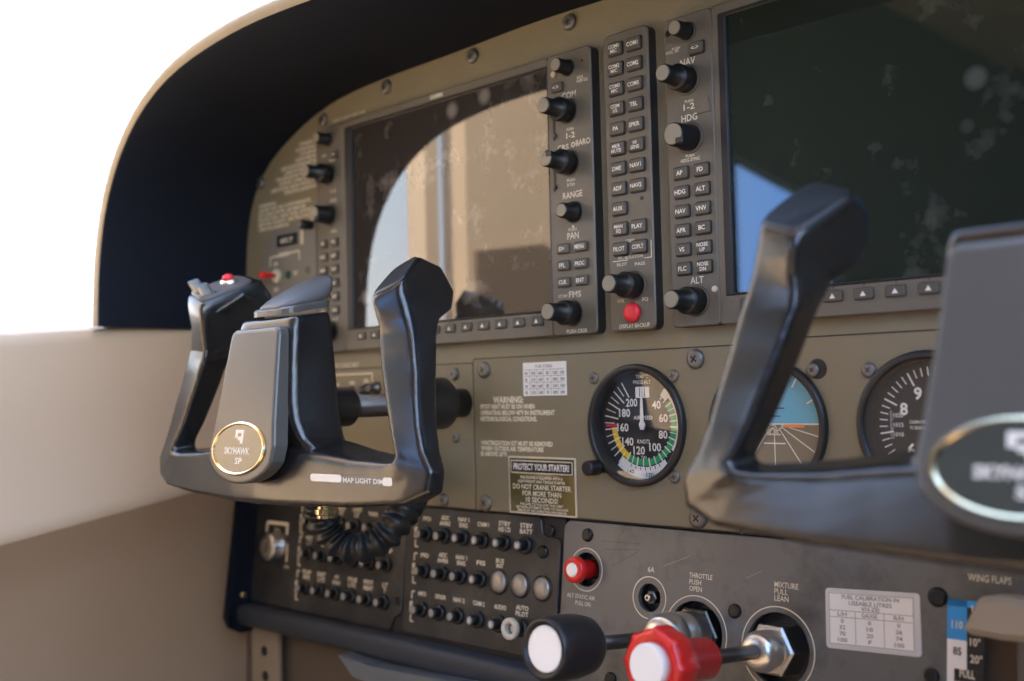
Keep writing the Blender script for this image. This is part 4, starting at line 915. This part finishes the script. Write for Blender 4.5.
# left door post and unseen pieces put in for reflections and bounce
s = MB(); s.box(-215, -185, -262, -240, 0, 640, BEIGE, 3, 4); struct(s.build('trim_1'), 'slim beige window post of the left door', 'trim')
tp = [(-300, 0), (-436, 0), (-452, 150), (-520, 185), (-520, 640), (-300, 640)]
s = MB(); s.rings([[(x, y, z) for y, z in tp] for x in (-225, -184)], BEIGE); struct(s.build('trim_2'), 'unseen broad beige pillar added for bounce and screen reflection', 'trim')  # unseen, outline shaped for the pilot screen reflection and warm bounce
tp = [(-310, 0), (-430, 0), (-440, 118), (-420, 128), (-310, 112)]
s = MB(); s.rings([[(x, y, z) for y, z in tp] for x in (-186, -178)], KICK); struct(s.build('added_block'), 'unseen brown block standing in for a seat back in the screen reflection', 'trim')  # added block, darkens the lower screen reflection like a seat back
for nm, pts_ in (('trim_3', ((-850, -620), (-520, -620), (-520, 640), (-850, 640))), ('trim_4', ((-2200, -620), (-1160, -620), (-1160, 640), (-2200, 640))), ('trim_5', ((-1160, -620), (-850, -620), (-850, 30), (-1160, 30))), ('trim_6', ((-1160, 240), (-850, 296), (-850, 640), (-1160, 640)))):
    s = MB(); s.rings([[(x, y, z) for y, z in pts_] for x in (-215, -190)], CABIN); struct(s.build(nm), 'unseen dark side panel added for the display reflection', 'trim')  # added unseen panels, keep the display reflection dark around one sky gap
s = MB(); s.rings([[(x, y, z) for y, z in ((20, -8), (-1180, -8), (-1180, 640), (-250, 640), (20, 420))] for x in (-206, -203)], PANE); struct(s.build('window_1'), 'clear left side window, sky blown out to white', 'window')
# ground outside
s = MB(); s.rings([[(x, y, -1500) for x, y in ((-60000, -60000), (60000, -60000), (60000, 60000), (-60000, 60000))], [(x, y, -1600) for x, y in ((-60000, -60000), (60000, -60000), (60000, 60000), (-60000, 60000))]], GROUND); struct(s.build('ground'), 'pale apron outside', 'ground')

# =================================================================== light and camera
w = bpy.data.worlds.new('sky'); SC.world = w; w.use_nodes = True; nt = w.node_tree; bg = nt.nodes['Background']
tc = nt.nodes.new('ShaderNodeTexCoord'); sep = nt.nodes.new('ShaderNodeSeparateXYZ'); nt.links.new(tc.outputs['Generated'], sep.inputs[0])
cr = nt.nodes.new('ShaderNodeValToRGB'); e = cr.color_ramp.elements; e[0].position = 0; e[0].color = (1.0, .98, .95, 1); e[1].position = .6; e[1].color = (.40, .60, 1.0, 1); e2 = cr.color_ramp.elements.new(.18); e2.color = (.76, .88, 1.0, 1)
nt.links.new(sep.outputs[2], cr.inputs[0])
# the sky away from the sun (behind the cockpit) is a deeper blue than the hazy sky ahead
mr = nt.nodes.new('ShaderNodeMapRange'); mr.inputs[1].default_value = -.62; mr.inputs[2].default_value = -.9; nt.links.new(sep.outputs[1], mr.inputs[0])
mxs = nt.nodes.new('ShaderNodeMix'); mxs.data_type = 'RGBA'; mxs.inputs[7].default_value = (.22, .52, 1.25, 1); nt.links.new(mr.outputs[0], mxs.inputs[0]); nt.links.new(cr.outputs[0], mxs.inputs[6])
nt.links.new(mxs.outputs[2], bg.inputs[0]); bg.inputs[1].default_value = 3.2
sl = bpy.data.lights.new('sun', 'SUN'); sl.energy = 26; sl.angle = .03; sl.color = (1, .91, .74); so = bpy.data.objects.new('sun', sl); COL.objects.link(so)
so.rotation_euler = Vector((-.30, -.52, -.80)).to_track_quat('-Z', 'Y').to_euler()
cd = bpy.data.cameras.new('camera'); co = bpy.data.objects.new('camera', cd); COL.objects.link(co); SC.camera = co
co.matrix_world = Matrix(((RGT.x, UPV.x, -FWD.x, CAM.x*MM), (RGT.y, UPV.y, -FWD.y, CAM.y*MM), (RGT.z, UPV.z, -FWD.z, CAM.z*MM), (0, 0, 0, 1)))
cd.sensor_width = 36; cd.lens = FPX/1024*36; cd.clip_start = .01; cd.clip_end = 500
cd.dof.use_dof = True; cd.dof.focus_distance = .66; cd.dof.aperture_fstop = 5.4
SC.view_settings.view_transform = 'Standard'; SC.view_settings.look = 'None'; SC.view_settings.gamma = 1; SC.view_settings.exposure = 0.95; SC.view_settings.use_curve_mapping = False

PL = {'end_cap': 'white end cap', 'backup_button': 'round red button', 'disconnect_button': 'red button in a chrome cup', 'trim_switch': 'silver rocker switch', 'emblem_bezel': 'bright metal oval bezel', 'decal': 'worn white decal', 'dimmer_wheel': 'gold ribbed wheel', 'cover_plate': 'black cover plate greyed by painted reflection', 'toggle_switch': 'red toggle', 'indicator_lamp': 'green lamp', 'needle': 'white needle', 'bushing': 'chrome bushing', 'blank_cap': 'silver domed cap', 'map_clip': 'slate grey fin shaped clip'}
for o in SC.objects:
    b_ = o.name.split('.')[0]
    if o.parent and b_ in PL: o['label'] = PL[b_]
for o, g in ((pfd, 'flight displays'), (mfd, 'flight displays'), (cbL, 'circuit breaker panels'), (cbR, 'circuit breaker panels'), (asi, 'standby gauges'), (ai, 'standby gauges'), (alt, 'standby gauges')): o['group'] = g
